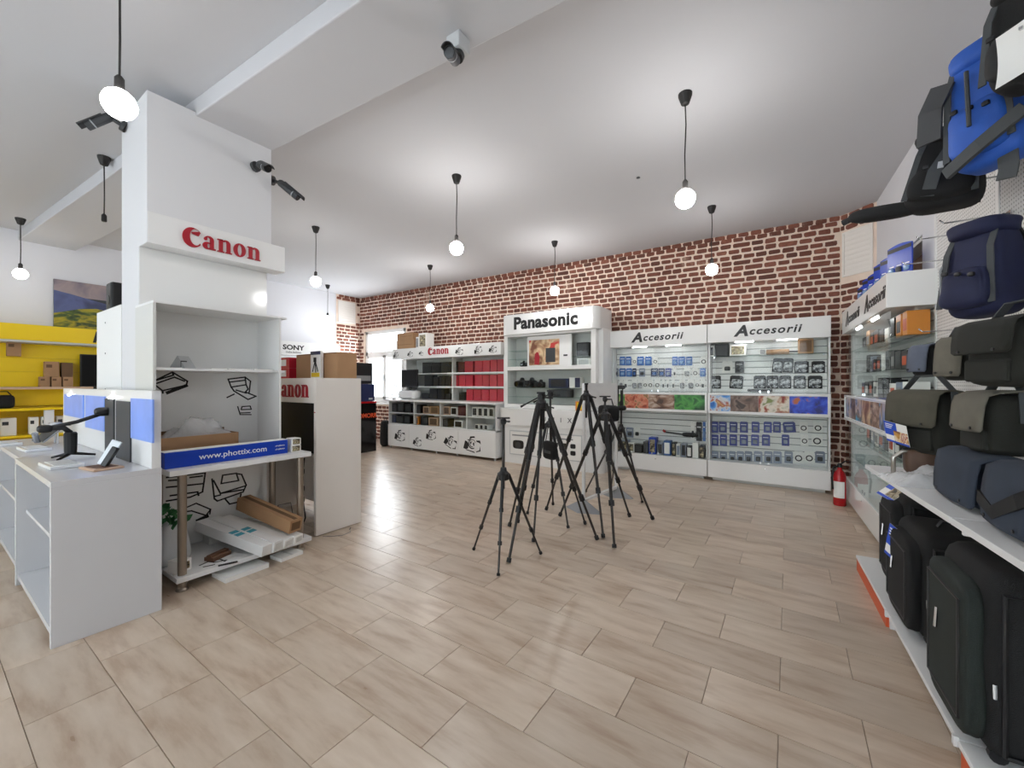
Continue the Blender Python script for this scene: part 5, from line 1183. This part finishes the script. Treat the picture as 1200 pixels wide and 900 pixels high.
pendant('lit pendant bulb between the column and the window', 370, 266, 368, 330, watt='bulb_low')
pendant('lit pendant bulb, small and far, near the left vent', 384, 334, 384, 374, watt='bulb_weak')
pendant('lit pendant bulb at the far left over the yellow cabinet', 24, 256, 24, 321, watt='bulb_weak')
pendant('pendant without bulb hanging behind the column at left', 122, 184, 119, 268, False)
pendant('lit pendant bulb nearest the column, its cord leaving the picture', 140, -60, 133, 122, watt='bulb_low')
# ================================================================== CCTV CAMERAS
def cctv(label, mount, arm, tip, up=(0,0,1), box=None):
    """mount plate at a point, arm to a joint, barrel from the joint to the tip"""
    mo = Vector(mount); t = thing('security_camera', label, 'camera', mo)
    a = Vector(arm)-mo; b = Vector(tip)-mo
    n = a.normalized(); MB().tube([(0,0,0), n*.03], .045, 14).build('mount_plate','dark_grey',t); MB().tube([n*.02, a], .016, 8).build('arm','dark_grey',t)
    u = (b-a).normalized(); s = a-u*.02
    bd = MB().tube([s, s+u*.015, b-u*.05, b-u*.012], [.025,.034,.036,.036], 14).build('camera_body','dark_grey',t)
    MB().tube([b-u*.07, b-u*.06], .037, 14).build('silver_band','silver',bd); MB().tube([b-u*.012, b-u*.010], .03, 14).build('front_glass','black_gloss',bd)
    w_ = u.cross(Vector((0,0,1))).normalized(); top = w_.cross(u)
    hd = MB()
    pts = []
    for k in range(7):
        q = math.radians(20+140*k/6); pts.append((w_*math.cos(q)+top*math.sin(q)))
    for k in range(6):
        i_, o_ = .039, .043
        hd.hexa([a+u*.03+pts[k]*i_, a+u*.03+pts[k]*o_, b+u*.03+pts[k]*o_, b+u*.03+pts[k]*i_],[a+u*.03+pts[k+1]*i_, a+u*.03+pts[k+1]*o_, b+u*.03+pts[k+1]*o_, b+u*.03+pts[k+1]*i_])
    hd.build('sun_hood','dark_grey',t)
    if box:
        part('junction_box','light_grey',t,box, bevel=.006)
    return t
P = lambda px, py, Y: at_y(px, py, Y)
mo = P(147,151,1.049); mo = Vector((mo.x+.02, 1.049, mo.z))
cctv('dark grey bullet camera on the left face of the column', mo, Vector((mo.x-.03,.95,mo.z+.05)), Vector((mo.x-.11,.82,mo.z-.07)))
mo = at_x(298,196,-4.119); mo = Vector((-4.119, mo.y, mo.z))
cctv('dark bullet camera on the right corner of the column, pointing at the viewer', mo, Vector((-4.05,mo.y+.02,mo.z+.01)), Vector((-3.90,mo.y+.02,mo.z-.07)))
mo2 = Vector((-4.2, 1.99+.012, mo.z-.02))
cctv('dark bullet camera on the far side of the column, pointing away', mo2, Vector((-4.12,2.06,mo2.z-.03)), Vector((-3.99,2.17,mo2.z-.17)))
pj = at_z(537, 45, CEIL-.15)
t = cctv('round dark camera under a grey junction box on the ceiling beam', Vector((pj.x,pj.y,CEIL-.25)), Vector((pj.x-.01,pj.y-.02,CEIL-.30)), Vector((pj.x+.055,pj.y-.15,CEIL-.36)), box=(-.055,.055,-.055,.055,.0,.10))
o = MB().lathe([(.02,0),(.022,-.006),(.01,-.012)][::-1],12).build('ceiling_sensor','dark_grey'); o.location = at_z(748,208,CEIL); tag(o,'tiny dark sensor disc on the ceiling near the right pendant','sensor')
# ================================================================== RIGHT WALL: GLASS CABINET
RA = math.atan(-RWS)                     # turn of the right wall against +y
def rwp(y, v, z=0.0): return Vector((wx(y)-v, y, z))
gy0, gy1, GD = 4.60, 6.82, .37
c = rwp((gy0+gy1)/2, GD)
G = accessories(c.x, c.y, -R90+RA, (gy1-gy0)/2, GD-.02, 'long one against right wall', [('print_mix',60),('print_bark',40),('print_mix',60),('print_people',60),('print_brown',60),('print_mix',60)], (-.72,.36), True)
def gl(lx, ly, z): # local of the glass cabinet -> world
    M = Matrix.Translation((c.x,c.y,0)) @ Matrix.Rotation(-R90+RA,4,'Z'); return M @ Vector((lx,ly,z))
gsh = [1.62, 1.90]; gh = (gy1-gy0)/2
for z_ in gsh: part('glass_shelf','glass_shelf',G,(-gh+.03,gh-.03,.03,GD-.06,z_,z_+.008))
for z_ in (.60,.84): part('glass_shelf','glass_shelf',G,(-gh+.03,gh-.03,.03,GD-.06,z_,z_+.008))
r_ = random.Random(21)
def gitem(label, lx0, lx1, ly0, z0, hh, m, nm='camera_box', fm='dark_grey', grp='boxes in the right glass cabinet', cat='box'):
    p = gl((lx0+lx1)/2, ly0+.08, z0); t = thing(nm, label, cat, p, -R90+RA, grp); w_ = lx1-lx0
    part('carton_body', m, t, (-w_/2,w_/2,-.07,.07,0,hh), bevel=.003); part('printed_label', fm, t, (-w_*.35,w_*.35,-.0715,-.069,hh*.2,hh*.7)); return t
NM = {'black_box':'black box','dark_grey':'charcoal box','orange_box':'orange box','paper':'white box','pack_grey':'grey box','cardboard':'brown box','navy_box':'navy box'}
for nm, z_, ms in (('top tier',1.91,['orange_box','orange_box','black_box','paper','black_box','black_box','dark_grey','cardboard','black_box']),('middle tier',1.63,['black_box','black_box','dark_grey','black_box','paper','black_box','black_box','pack_grey','black_box']),('lower tier',1.365,['paper','pack_grey','paper','black_box','black_box','paper','dark_grey','black_box','navy_box']),('bottom tier',.852,['pack_grey','dark_grey','paper','dark_grey','pack_grey','paper','pack_grey','dark_grey'])):
    x_ = gh-.05; cnt = {}
    for i, m in enumerate(ms):
        w_ = r_.uniform(.12,.2); 
        if x_-w_ < -gh+.05: break
        gitem('%s, %s from near end, %s, right wall glass cabinet' % (NM[m], ORD[i], nm), x_-w_, x_, .10, z_, r_.uniform(.13,.2) if m != 'orange_box' else .2, m, 'camera_box', r_.choice(['grey','dark_grey','paper','orange']))
        x_ -= w_+r_.uniform(.02,.06)
t = thing('white_panel','white backing board leaning in the lower half of the right glass cabinet','panel',gl(.75,.12,.312),-R90+RA); part('board','white',t,(-.2,.2,0,.012,0,.36)); part('board_edge','panel_grey',t,(-.2,.2,-.002,0,.35,.36))
# blue carded boxes on the cabinet top
for i in range(6):
    p = gl(-.78+.255*i, .15+.008*i, 2.431); hh = .26+.025*(i%2)+.02*i
    t = thing('carded_display', 'blue printed display card on the right glass cabinet, %s from the wall corner' % ORD[i], 'display card', p, -R90+RA+.35+.02*i, 'blue cards on the glass cabinet')
    mb = MB(); n = 8; w_ = .27
    poly = [(-w_/2,0),(w_/2,0)]+[(w_/2-w_*k/n, hh-.02*(1-math.sin(math.pi*(1-k/n)))) for k in range(n+1)]
    mb.prism(poly, 0, .012, basis((0,0,0),(1,0,0),(0,0,1))); mb.build('card','blue_box',t)
    part('dark_top_band','black_box',t,(-w_/2+.004,w_/2-.004,-.0145,-.011,hh-.065,hh-.03))
    for k in range(2):
        for q in range(3): MB().rbox(.06,.02,.055,T(-.085+.085*q,-.018,.06+.085*k),n=4,p=5).build('blister','blister' if (q+k)%2 else 'dark_grey',t,smooth=True); part('title_print','letter_white',t,(-.11+.085*q,-.06+.085*q,-.0145,-.011,.095+.085*k,.104+.085*k))
# ================================================================== PEGBOARD GONDOLA
m_, nt_, b_ = nt_new('pegboard'); N_, L_ = nt_.nodes, nt_.links
tc_ = N_.new('ShaderNodeTexCoord'); sp = N_.new('ShaderNodeSeparateXYZ'); L_.new(tc_.outputs['Object'], sp.inputs[0])
def fr_(o_, off=.5):
    a = N_.new('ShaderNodeMath'); a.operation = 'MULTIPLY'; a.inputs[1].default_value = 40.0; L_.new(o_, a.inputs[0])
    f = N_.new('ShaderNodeMath'); f.operation = 'FRACT'; L_.new(a.outputs[0], f.inputs[0])
    s = N_.new('ShaderNodeMath'); s.operation = 'SUBTRACT'; s.inputs[1].default_value = .5; L_.new(f.outputs[0], s.inputs[0])
    q = N_.new('ShaderNodeMath'); q.operation = 'POWER'; q.inputs[1].default_value = 2; L_.new(s.outputs[0], q.inputs[0]); return q.outputs[0]
ad = N_.new('ShaderNodeMath'); ad.operation = 'ADD'; L_.new(fr_(sp.outputs[1]), ad.inputs[0]); L_.new(fr_(sp.outputs[2]), ad.inputs[1])
lt = N_.new('ShaderNodeMath'); lt.operation = 'LESS_THAN'; lt.inputs[1].default_value = .045; L_.new(ad.outputs[0], lt.inputs[0])
mx = N_.new('ShaderNodeMixRGB'); mx.inputs[1].default_value = rgb('#dddcda'); mx.inputs[2].default_value = rgb('#8f8d8b'); L_.new(lt.outputs[0], mx.inputs[0]); L_.new(mx.outputs[0], b_.inputs['Base Color']); b_.inputs['Roughness'].default_value = .45
gp = rwp(0, .09)
t = thing('pegboard_gondola', 'white perforated pegboard with base shelf along the right wall', 'shelving', gp, RA); PG = t
for k in range(4): part('pegboard_panel','pegboard',t,(0,.03,.55+1.03*k,.55+1.03*(k+1)-.006,.12,3.45))
for k in range(5): part('upright_post','white',t,(-.006,.06,.535+1.03*k-.01,.535+1.03*k+.025,0,3.46))
for k in range(4): part('base_tray','white',t,(-.55,0,.3+1.01*k,.3+1.01*(k+1)-.004,.095,.118), bevel=.003)
part('kick_plate','orange',t,(-.545,-.53,.3,2.30,0,.095)); part('kick_plate','orange',t,(-.545,-.53,3.42,4.335,0,.095)); part('end_foot','white',t,(-.53,0,4.30,4.335,0,.095),(-.53,0,3.40,3.42,0,.095),(-.53,0,2.30,2.32,0,.095))
for y_ in (2.32,3.36): part('tray_clip','white',t,(-.56,-.545,y_,y_+.02,.085,.125))
# shelf above
def shelf_board(label, ya, yb, za):
    fx = lambda y: .438+(3.65-y)*.0936
    t = thing('gondola_shelf', label, 'shelf', (fx(ya), ya, za), 0, 'shelf boards on the pegboard')
    o_ = Vector((fx(ya), ya, 0)); bk = lambda y: wx(y)-.10
    q = [Vector((fx(ya),ya,0))-o_, Vector((bk(ya),ya,0))-o_, Vector((bk(yb),yb,0))-o_, Vector((fx(yb),yb,0))-o_]
    MB().hexa([(p.x,p.y,-.028) for p in q],[(p.x,p.y,0) for p in q]).build('shelf_plate','white',t,bevel=.003)
    b = MB(); u = Vector((bk(yb)-fx(yb),0,0))
    b.hexa([(q[3].x+.03,q[3].y-.03,-.06),(q[2].x,q[2].y-.03,-.09),(q[2].x,q[2].y-.01,-.09),(q[3].x+.03,q[3].y-.01,-.06)],[(q[3].x+.03,q[3].y-.03,-.029),(q[2].x,q[2].y-.03,-.029),(q[2].x,q[2].y-.01,-.029),(q[3].x+.03,q[3].y-.01,-.029)]); b.build('shelf_bracket','white',t)
    return t
shelf_board('white shelf board of the pegboard carrying bubble wrap and slate bag', 2.42, 3.68, .95)
shelf_board('white shelf board of the pegboard nearest the camera', 1.2, 2.41, .95)
# ================================================================== BAGS
def bpos(px, py, v):   # point on the plane at distance v from the right wall
    return at_pl(px, py, (RW0-v, 0, 0), (1, -RWS, 0))
def hook(parent, y_local, z, ln, x0=0.0):
    pass
def peg_hook(label, px, py, ln=.28):
    p = bpos(px, py, .10); 
    t = thing('display_hook', label, 'hook', (p.x, p.y, p.z), RA, 'chrome hooks on the pegboard')
    MB().tube([(0,0,0),(-ln,0,-.004),(-ln-.02,0,.018)], .0045, 6).build('hook_rod','chrome',t,smooth=True); part('hook_plate','chrome',t,(-.004,.0,-.03,.03,-.012,.012)); return t
for i, (px, py, lab) in enumerate([(1182,250,'chrome hook from which the navy backpack hangs'),(1143,271,'empty chrome hook left of the navy backpack top'),(1118,303,'empty chrome hook left of the navy backpack middle'),(1196,349,'chrome hook in front of the navy backpack base'),(1146,385,'empty chrome hook above the tan pouch'),(1146,133,'chrome hook at the top beside the blue backpack'),(1188,203,'chrome hook beneath the blue backpack')]):
    peg_hook(lab, px, py, .26 if i != 3 else .2)
def strap_loop(t, name, pts, w_, m, wd=(1,0,0), th=.004): return MB().ribbon(pts, w_, th, wd).build(name, m, t)
def tag_card(t, M, w_=.11, h_=.15, pic='print_tag', lines=3):
    c_ = sub('hang_tag', MB().box(0,w_,0,h_,0,.002), 'paper', t, M)
    sub('tag_field', MB().box(0,w_*.55,h_*.35,h_,.002,.003), 'blue_print', c_, M); sub('tag_picture', MB().box(w_*.40,w_,h_*.10,h_*.62,.003,.004), pic, c_, M); sub('tag_band', MB().box(0,w_,0,h_*.09,.002,.003), 'blue_print', c_, M)
    for k in range(lines): sub('tag_print', MB().box(w_*.06,w_*(.42-.05*k),h_*(.86-.09*k),h_*(.90-.09*k),.003,.0036), 'letter_white', c_, M)
    return c_
def messenger(label, px, py, v, w_, d_, h_, rz, bm_, fm_, flap=.72, tilt=0.0, tg=None, z=None, fw=1.0, strap=True, seed=1, p=5.0, corner=None):
    """shoulder bag: soft body, front flap folded over the top, side strap, buckles; front = local -y"""
    if corner:   # (pixel column, distance y) of the near front corner
        d0 = ray(corner[0], 450); C_ = Vector((d0.x/d0.y*corner[1], corner[1], 0))
        P_ = C_-Vector((math.cos(rz),math.sin(rz),0))*w_/2+Vector((-math.sin(rz),math.cos(rz),0))*d_/2; P_.z = z_at(C_.x, C_.y, py)
    else: P_ = bpos(px, py, v)
    zz = P_.z if z is None else z
    t = thing('shoulder_bag', label, 'bag', (P_.x, P_.y, zz), rz); t.rotation_euler = (0, tilt, rz)
    MB().rbox(w_, d_, h_, T(0,0,h_/2), n=10, p=p, wob=.02, seed=seed, taper=.06).build('bag_body', bm_, t, smooth=True)
    # flap: strip from the back edge over the top and down the front
    k = flap*h_; y0_, y1_ = d_/2*.86, -d_/2-.012
    prof = [(y0_,h_*.95),(y0_*.5,h_+.012),(0,h_+.018),(y1_*.6,h_+.012),(y1_*.96,h_*.96),(y1_-.006,h_-k*.3),(y1_-.012,h_-k*.65),(y1_-.014,h_-k*.92),(y1_-.014,h_-k)]
    n = len(prof); wv = [w_*fw*q for q in (1.0,1.02,1.03,1.03,1.03,1.03,1.02,1.0,.86)]
    vs = []; fs = []; th = .008; seg = 6
    for s_ in (0, 1):
        for i, (yy_, zz_) in enumerate(prof):
            for j in range(seg+1):
                u = j/seg-.5; droop = .012*math.cos(u*math.pi)
                vs.append((u*wv[i], yy_-(droop if i > 3 else 0)+(th*.8 if s_ and i > 3 else 0), zz_-(th if s_ and i <= 3 else 0)))
    S = (seg+1); o_ = n*S
    for i in range(n-1):
        for j in range(seg):
            a, b = i*S+j, i*S+j+1; fs.append((a,b,b+S,a+S)); fs.append((o_+a,o_+a+S,o_+b+S,o_+b))
        fs.append((i*S, (i+1)*S, o_+(i+1)*S, o_+i*S)); fs.append((i*S+seg, o_+i*S+seg, o_+(i+1)*S+seg, (i+1)*S+seg))
    for j in range(seg): fs.append((j, o_+j, o_+j+1, j+1)); fs.append(((n-1)*S+j, (n-1)*S+j+1, o_+(n-1)*S+j+1, o_+(n-1)*S+j))
    fl = MB().add(vs, fs).build('flap', fm_, t, smooth=True)
    for s_ in (-.3,.3): MB().lathe([(.007,0),(.007,.004)],8,T(s_*w_,y1_-.026,h_-k*.9,rx=R90)).build('snap_button','black',fl)
    if strap:
        MB().ribbon([(-w_/2-.005,0,h_*.55),(-w_/2*.95,.0,h_*1.02),(-w_*.2,0,h_*1.28),(w_*.2,0,h_*1.28),(w_/2*.95,0,h_*1.02),(w_/2+.005,0,h_*.55)], .035, .005, (0,1,0)).build('shoulder_strap', 'strap_grey' if bm_ != 'black_fabric' else 'black_fabric', t)
    part('front_pocket', bm_, t, (-w_*.36,w_*.36,-d_/2-.006,-d_/2+.02,h_*.08,h_*.42), bevel=.01)
    if tg: tag_card(t, T(*tg) @ basis((0,0,0),(1,0,-.12),(0,-.25,1)), .17, .13, 'print_food')
    return t
# olive and khaki messengers, mid height
messenger('olive shoulder bag with broad front flap and picture tag at pegboard end', 1078, 537, .42, .35, .16, .36, -1.1, 'dark_olive', 'olive', .55, tg=(-.12,-.13,.06), corner=(1101,3.2))
messenger('khaki grey shoulder bag with drooping flap above the near shelf', 1168, 536, .36, .24, .22, .27, -1.4, 'dark_olive', 'khaki', .62, .0, seed=3, corner=(1159,2.6))
messenger('tan pouch with folded flap hanging under the navy backpack', 1122, 446, .40, .15, .12, .22, -1.1, 'dark_olive', 'khaki', .9, seed=5, corner=(1131,3.0))
messenger('large dark olive bag hanging right of the tan pouch', 1168, 454, .28, .28, .25, .28, -1.2, 'dark_olive', 'dark_olive', .5, .0, seed=6, corner=(1193,2.42))
messenger('small slate blue pouch half hidden at the glass cabinet', 1079, 441, .34, .155, .10, .21, -1.1, 'black_fabric', 'slate_light', .85, seed=7, strap=False, corner=(1089,3.9))
messenger('slate blue shoulder bag standing on the pegboard shelf', 1140, 600, .42, .46, .20, .225, -R90+RA, 'slate', 'slate', .93, 0, z=.951, strap=False, seed=9, corner=(1150,2.50))
sb = messenger('slate blue bag with black strap at the right picture edge', 1192, 630, .46, .36, .18, .24, -R90+RA, 'slate', 'slate', .9, 0, z=.951, strap=False, seed=10, corner=(1222,2.04))
MB().ribbon([(-.20,-.115,.10),(-.05,-.125,.07),(.12,-.125,.15),(.20,-.10,.2)], .05, .008, (0,0,1)).build('shoulder_strap','black_fabric',sb)
def backpack(label, px, py, v, w_, d_, h_, rz, m, m2, tilt=(0,0), seed=1, taper=.25, extras=None, side='strap_grey'):
    P_ = bpos(px, py, v); t = thing('backpack', label, 'backpack', (P_.x,P_.y,P_.z), rz); t.rotation_euler = (tilt[0], tilt[1], rz)
    MB().rbox(w_, d_, h_, T(0,0,h_/2), n=12, p=4.2, wob=.025, seed=seed, taper=taper).build('bag_body', m, t, smooth=True)
    MB().rbox(w_*.8, d_*.5, h_*.42, T(0,-d_*.42,h_*.30), n=8, p=4, wob=.03, seed=seed+1, taper=.12).build('front_pocket', m2, t, smooth=True)
    MB().rbox(w_*.86, d_*.9, h_*.20, T(0,-d_*.06,h_*.93), n=8, p=3.2, wob=.03, seed=seed+2).build('top_lid', m, t, smooth=True)
    for s_ in (-1,1): MB().ribbon([(s_*w_*.42*(1-taper*q),-d_*.49*(1-taper*q)-(.012 if q < .8 else -.02),h_*q) for q in (.88,.7,.5,.3,.12)], .028, .006, (1,0,0)).build('compression_strap', side, t)
    for s_ in (-1,1): MB().ribbon([(s_*w_*.22,d_*.5*(1-taper*.92)-.02,h_*.92),(s_*w_*.27,d_*.5*(1-taper*.7)+.012,h_*.74),(s_*w_*.30,d_*.5*(1-taper*.4)+.014,h_*.40),(s_*w_*.33,d_*.5*(1-taper*.1)-.01,h_*.10)], .05, .012, (1,0,0)).build('shoulder_strap', 'black_fabric', t)
    MB().tube([(-.03,d_*.3,h_*.98),(-.02,d_*.3,h_*1.08),(.02,d_*.3,h_*1.08),(.03,d_*.3,h_*.98)], .008, 6).build('carry_loop', 'black', t)
    for k in range(3): MB().rbox(.03,.015,.022,T(.06*(k-1),-d_*.68,h_*(.48-.03*k)),n=3,p=4).build('buckle','black',t)
    if extras: extras(t, w_, d_, h_)
    return t
def ex_navy(t, w_, d_, h_):
    MB().tube([(-w_*.38,-d_*.3,h_*.72),(-w_*.40,-d_*.5,h_*.55),(-w_*.38,-d_*.5,h_*.2)],.006,6).build('zip_piping','grey',t)
backpack('plain navy backpack hanging in the middle of the pegboard', 1155, 372, .28, .29, .24, .50, -.9, 'navy', 'navy', (0,0), 3, .3, ex_navy)
def ex_blue(t, w_, d_, h_):
    MB().ribbon([(-w_*.40,-d_*.52,h_*.80),(-w_*.56,-d_*.60,h_*.62),(-w_*.62,-d_*.58,h_*.36)], .11, .012, (1,0,0)).build('hip_pad','dark_grey',t)
    MB().ribbon([(-w_*.4,-d_*.6,h_*.02),(w_*.1,-d_*.7,h_*.12),(w_*.6,-d_*.6,h_*.25)], .06, .02, (0,0,1)).build('hip_belt','strap_grey',t)
    MB().tube([(0,-d_*.70,h_*.75),(.0,-d_*.72,h_*.3)],.009,6).build('zip_piping','strap_grey',t)
    part('logo_patch','letter_orange',t,(.06,.10,-d_*.62,-d_*.60,h_*.80,h_*.83))
    MB().ribbon([(w_*.3,-d_*.4,h_*.0),(w_*.34,-d_*.5,-h_*.12),(w_*.3,-d_*.5,-h_*.2)], .07,.008,(1,0,0)).build('loose_strap','strap_grey',t)
backpack('bright blue hiking backpack with grey straps hanging near the ceiling', 1168, 195, .30, .30, .22, .62, -.8, 'bright_blue', 'bright_blue', (0,-.05), 5, .2, ex_blue)
def ex_black(t, w_, d_, h_):
    MB().rbox(.36,.10,.09,T(-w_*.72,-d_*.1,h_*.08),n=8,p=3,taper=0).build('hip_belt','black_fabric',t,smooth=True)
    MB().tube([(-w_*.72-.17,-d_*.1,h_*.06),(-w_*.72-.21,-d_*.1,h_*.02)],.02,6).build('belt_buckle','black',t)
    MB().ribbon([(w_*.1,-d_*.6,h_*.72),(-.02,-d_*.72,h_*.40),(-.04,-d_*.6,h_*.12)], .06,.012,(1,0,0)).build('padded_strap','strap_grey',t)
    part('logo_patch','light_grey',t,(-.01,.015,-d_*.76,-d_*.74,h_*.42,h_*.50))
backpack('big black backpack whose hip belt sticks out to the left', 1102, 247, .38, .36, .25, .45, -.35, 'black_fabric', 'black_fabric', (0,.12), 7, .35, ex_black)
backpack('black backpack at the top right corner under the ceiling', 1215, 100, .30, .26, .22, .46, -.8, 'black_fabric', 'black_soft', (0,0), 9, .2)
p = bpos(1195, 92, .50)
t = thing('paper_sheet', 'white paper sheet pinned to the highest black backpack', 'paper', (p.x,p.y,p.z), -.6)
vs = []; n = 6
for i in range(n+1):
    for j in range(n+1): u, v_ = i/n, j/n; vs.append((u*.16-.06, .02*math.sin(3*v_)-.02*u*u, v_*.19+.03*u))
MB().add(vs, [(i*(n+1)+j,(i+1)*(n+1)+j,(i+1)*(n+1)+j+1,i*(n+1)+j+1) for i in range(n) for j in range(n)]).build('sheet','paper',t,smooth=True); part('pin','chrome',t,(.0,.01,-.01,.0,.17,.18))
# bubble wrap on the shelf
o = wrap_mesh(.34, .30, .11, 12, 30).build('bubble_wrap','bubble_wrap',None,smooth=True); p = at_z(1070, 566, .951); o.location = (p.x+.06, p.y+.02, .952); o.rotation_euler = (0,0,.2)
tag(o, 'heap of clear bubble wrap lying on the pegboard shelf end', 'bubble wrap')
t = thing('leather_case', 'brown leather case with bent pipe frame behind the bubble wrap', 'case', (p.x+.12, p.y+.28, .951)); MB().rbox(.22,.12,.16,T(0,0,.08),n=6,p=5).build('case_body','brown',t,smooth=True); MB().tube([(-.16,-.02,.0),(-.16,-.02,.10),(-.12,-.02,.14),(.0,-.02,.14)],.012,8).build('frame_tube','metal',t,smooth=True)
# ================================================================== ROLLING CASES ON THE BASE SHELF
def case(label, x0, x1, y0, y1, z0, h_, m, m2, rz=RA, tg=None, seed=1, pockets=True):
    t = thing('rolling_case', label, 'suitcase', ((x0+x1)/2,(y0+y1)/2,z0), rz); w_, d_ = x1-x0, y1-y0
    MB().rbox(w_, d_, h_-.02, T(0,0,(h_-.02)/2+.02), n=12, p=9, wob=.012, seed=seed, taper=.03).build('case_body', m, t, smooth=True)
    MB().rbox(.07, d_*.86, h_*.84, T(-w_/2-.012,0,h_*.48), n=10, p=6, wob=.015, seed=seed+1).build('front_panel', m2, t, smooth=True)
    MB().tube([(-w_/2-.046,sy_*d_*.34,h_*zz_) for sy_, zz_ in ((-1,.16),(-1,.80),(1,.80),(1,.16),(-1,.16))], .006, 6).build('front_piping','black',t)
    for s_ in (-1,1):
        rim = [(-w_/2+.05, s_*d_*.5*.98, .06),(-w_/2+.05, s_*d_*.5*.98, h_*.9),(w_/2-.05, s_*d_*.5*.98, h_*.9),(w_/2-.05, s_*d_*.5*.98, .06),(-w_/2+.05, s_*d_*.5*.98, .06)]
        MB().tube(rim, .008, 6).build('piping', 'black', t)
    MB().ribbon([(-.10,0,h_*.985),(-.08,0,h_+.03),(.08,0,h_+.03),(.10,0,h_*.985)], .035, .01, (0,1,0)).build('carry_handle','black',t)
    for sx_ in (-1,1):
        for sy_ in (-1,1): MB().tube([(sx_*(w_/2-.05), sy_*(d_/2-.06)-.012, .026),(sx_*(w_/2-.05), sy_*(d_/2-.06)+.012, .026)], .026, 12).build('wheel','black',t)
    MB().tube([(-w_/2-.05,d_*.1,h_*.62),(-w_/2-.055,d_*.1,h_*.50)],.006,6).build('zip_pull','chrome',t); MB().tube([(-w_/2+.02,-d_/2-.008,h_*.45),(-w_/2+.02,-d_/2-.012,h_*.38)],.006,6).build('zip_pull','chrome',t)
    if tg: tag_card(t, T(*tg[0]) @ tg[1], .17, .20)
    return t
BZ = .1185
case('big dark green black rolling case, largest on the base shelf', .575, 1.06, 2.18, 2.66, BZ, .70, 'black_fabric', 'case_green', RA, None, 3)
case('black rolling case with blue picture tag on the middle of base shelf', .565, 1.02, 2.98, 3.52, BZ, .58, 'black_fabric', 'black_fabric', RA, ((-.29,.16,.34), basis((0,0,0),(.35,-1,-.25),(.1,-.25,1))), 5)
case('black rolling case at the far end of the base shelf', .60, 1.0, 3.58, 4.0, BZ, .66, 'black_fabric', 'black_fabric', RA, ((-.27,.12,.60), basis((0,0,0),(.3,-1,-.1),(.6,.15,.55))), 8)
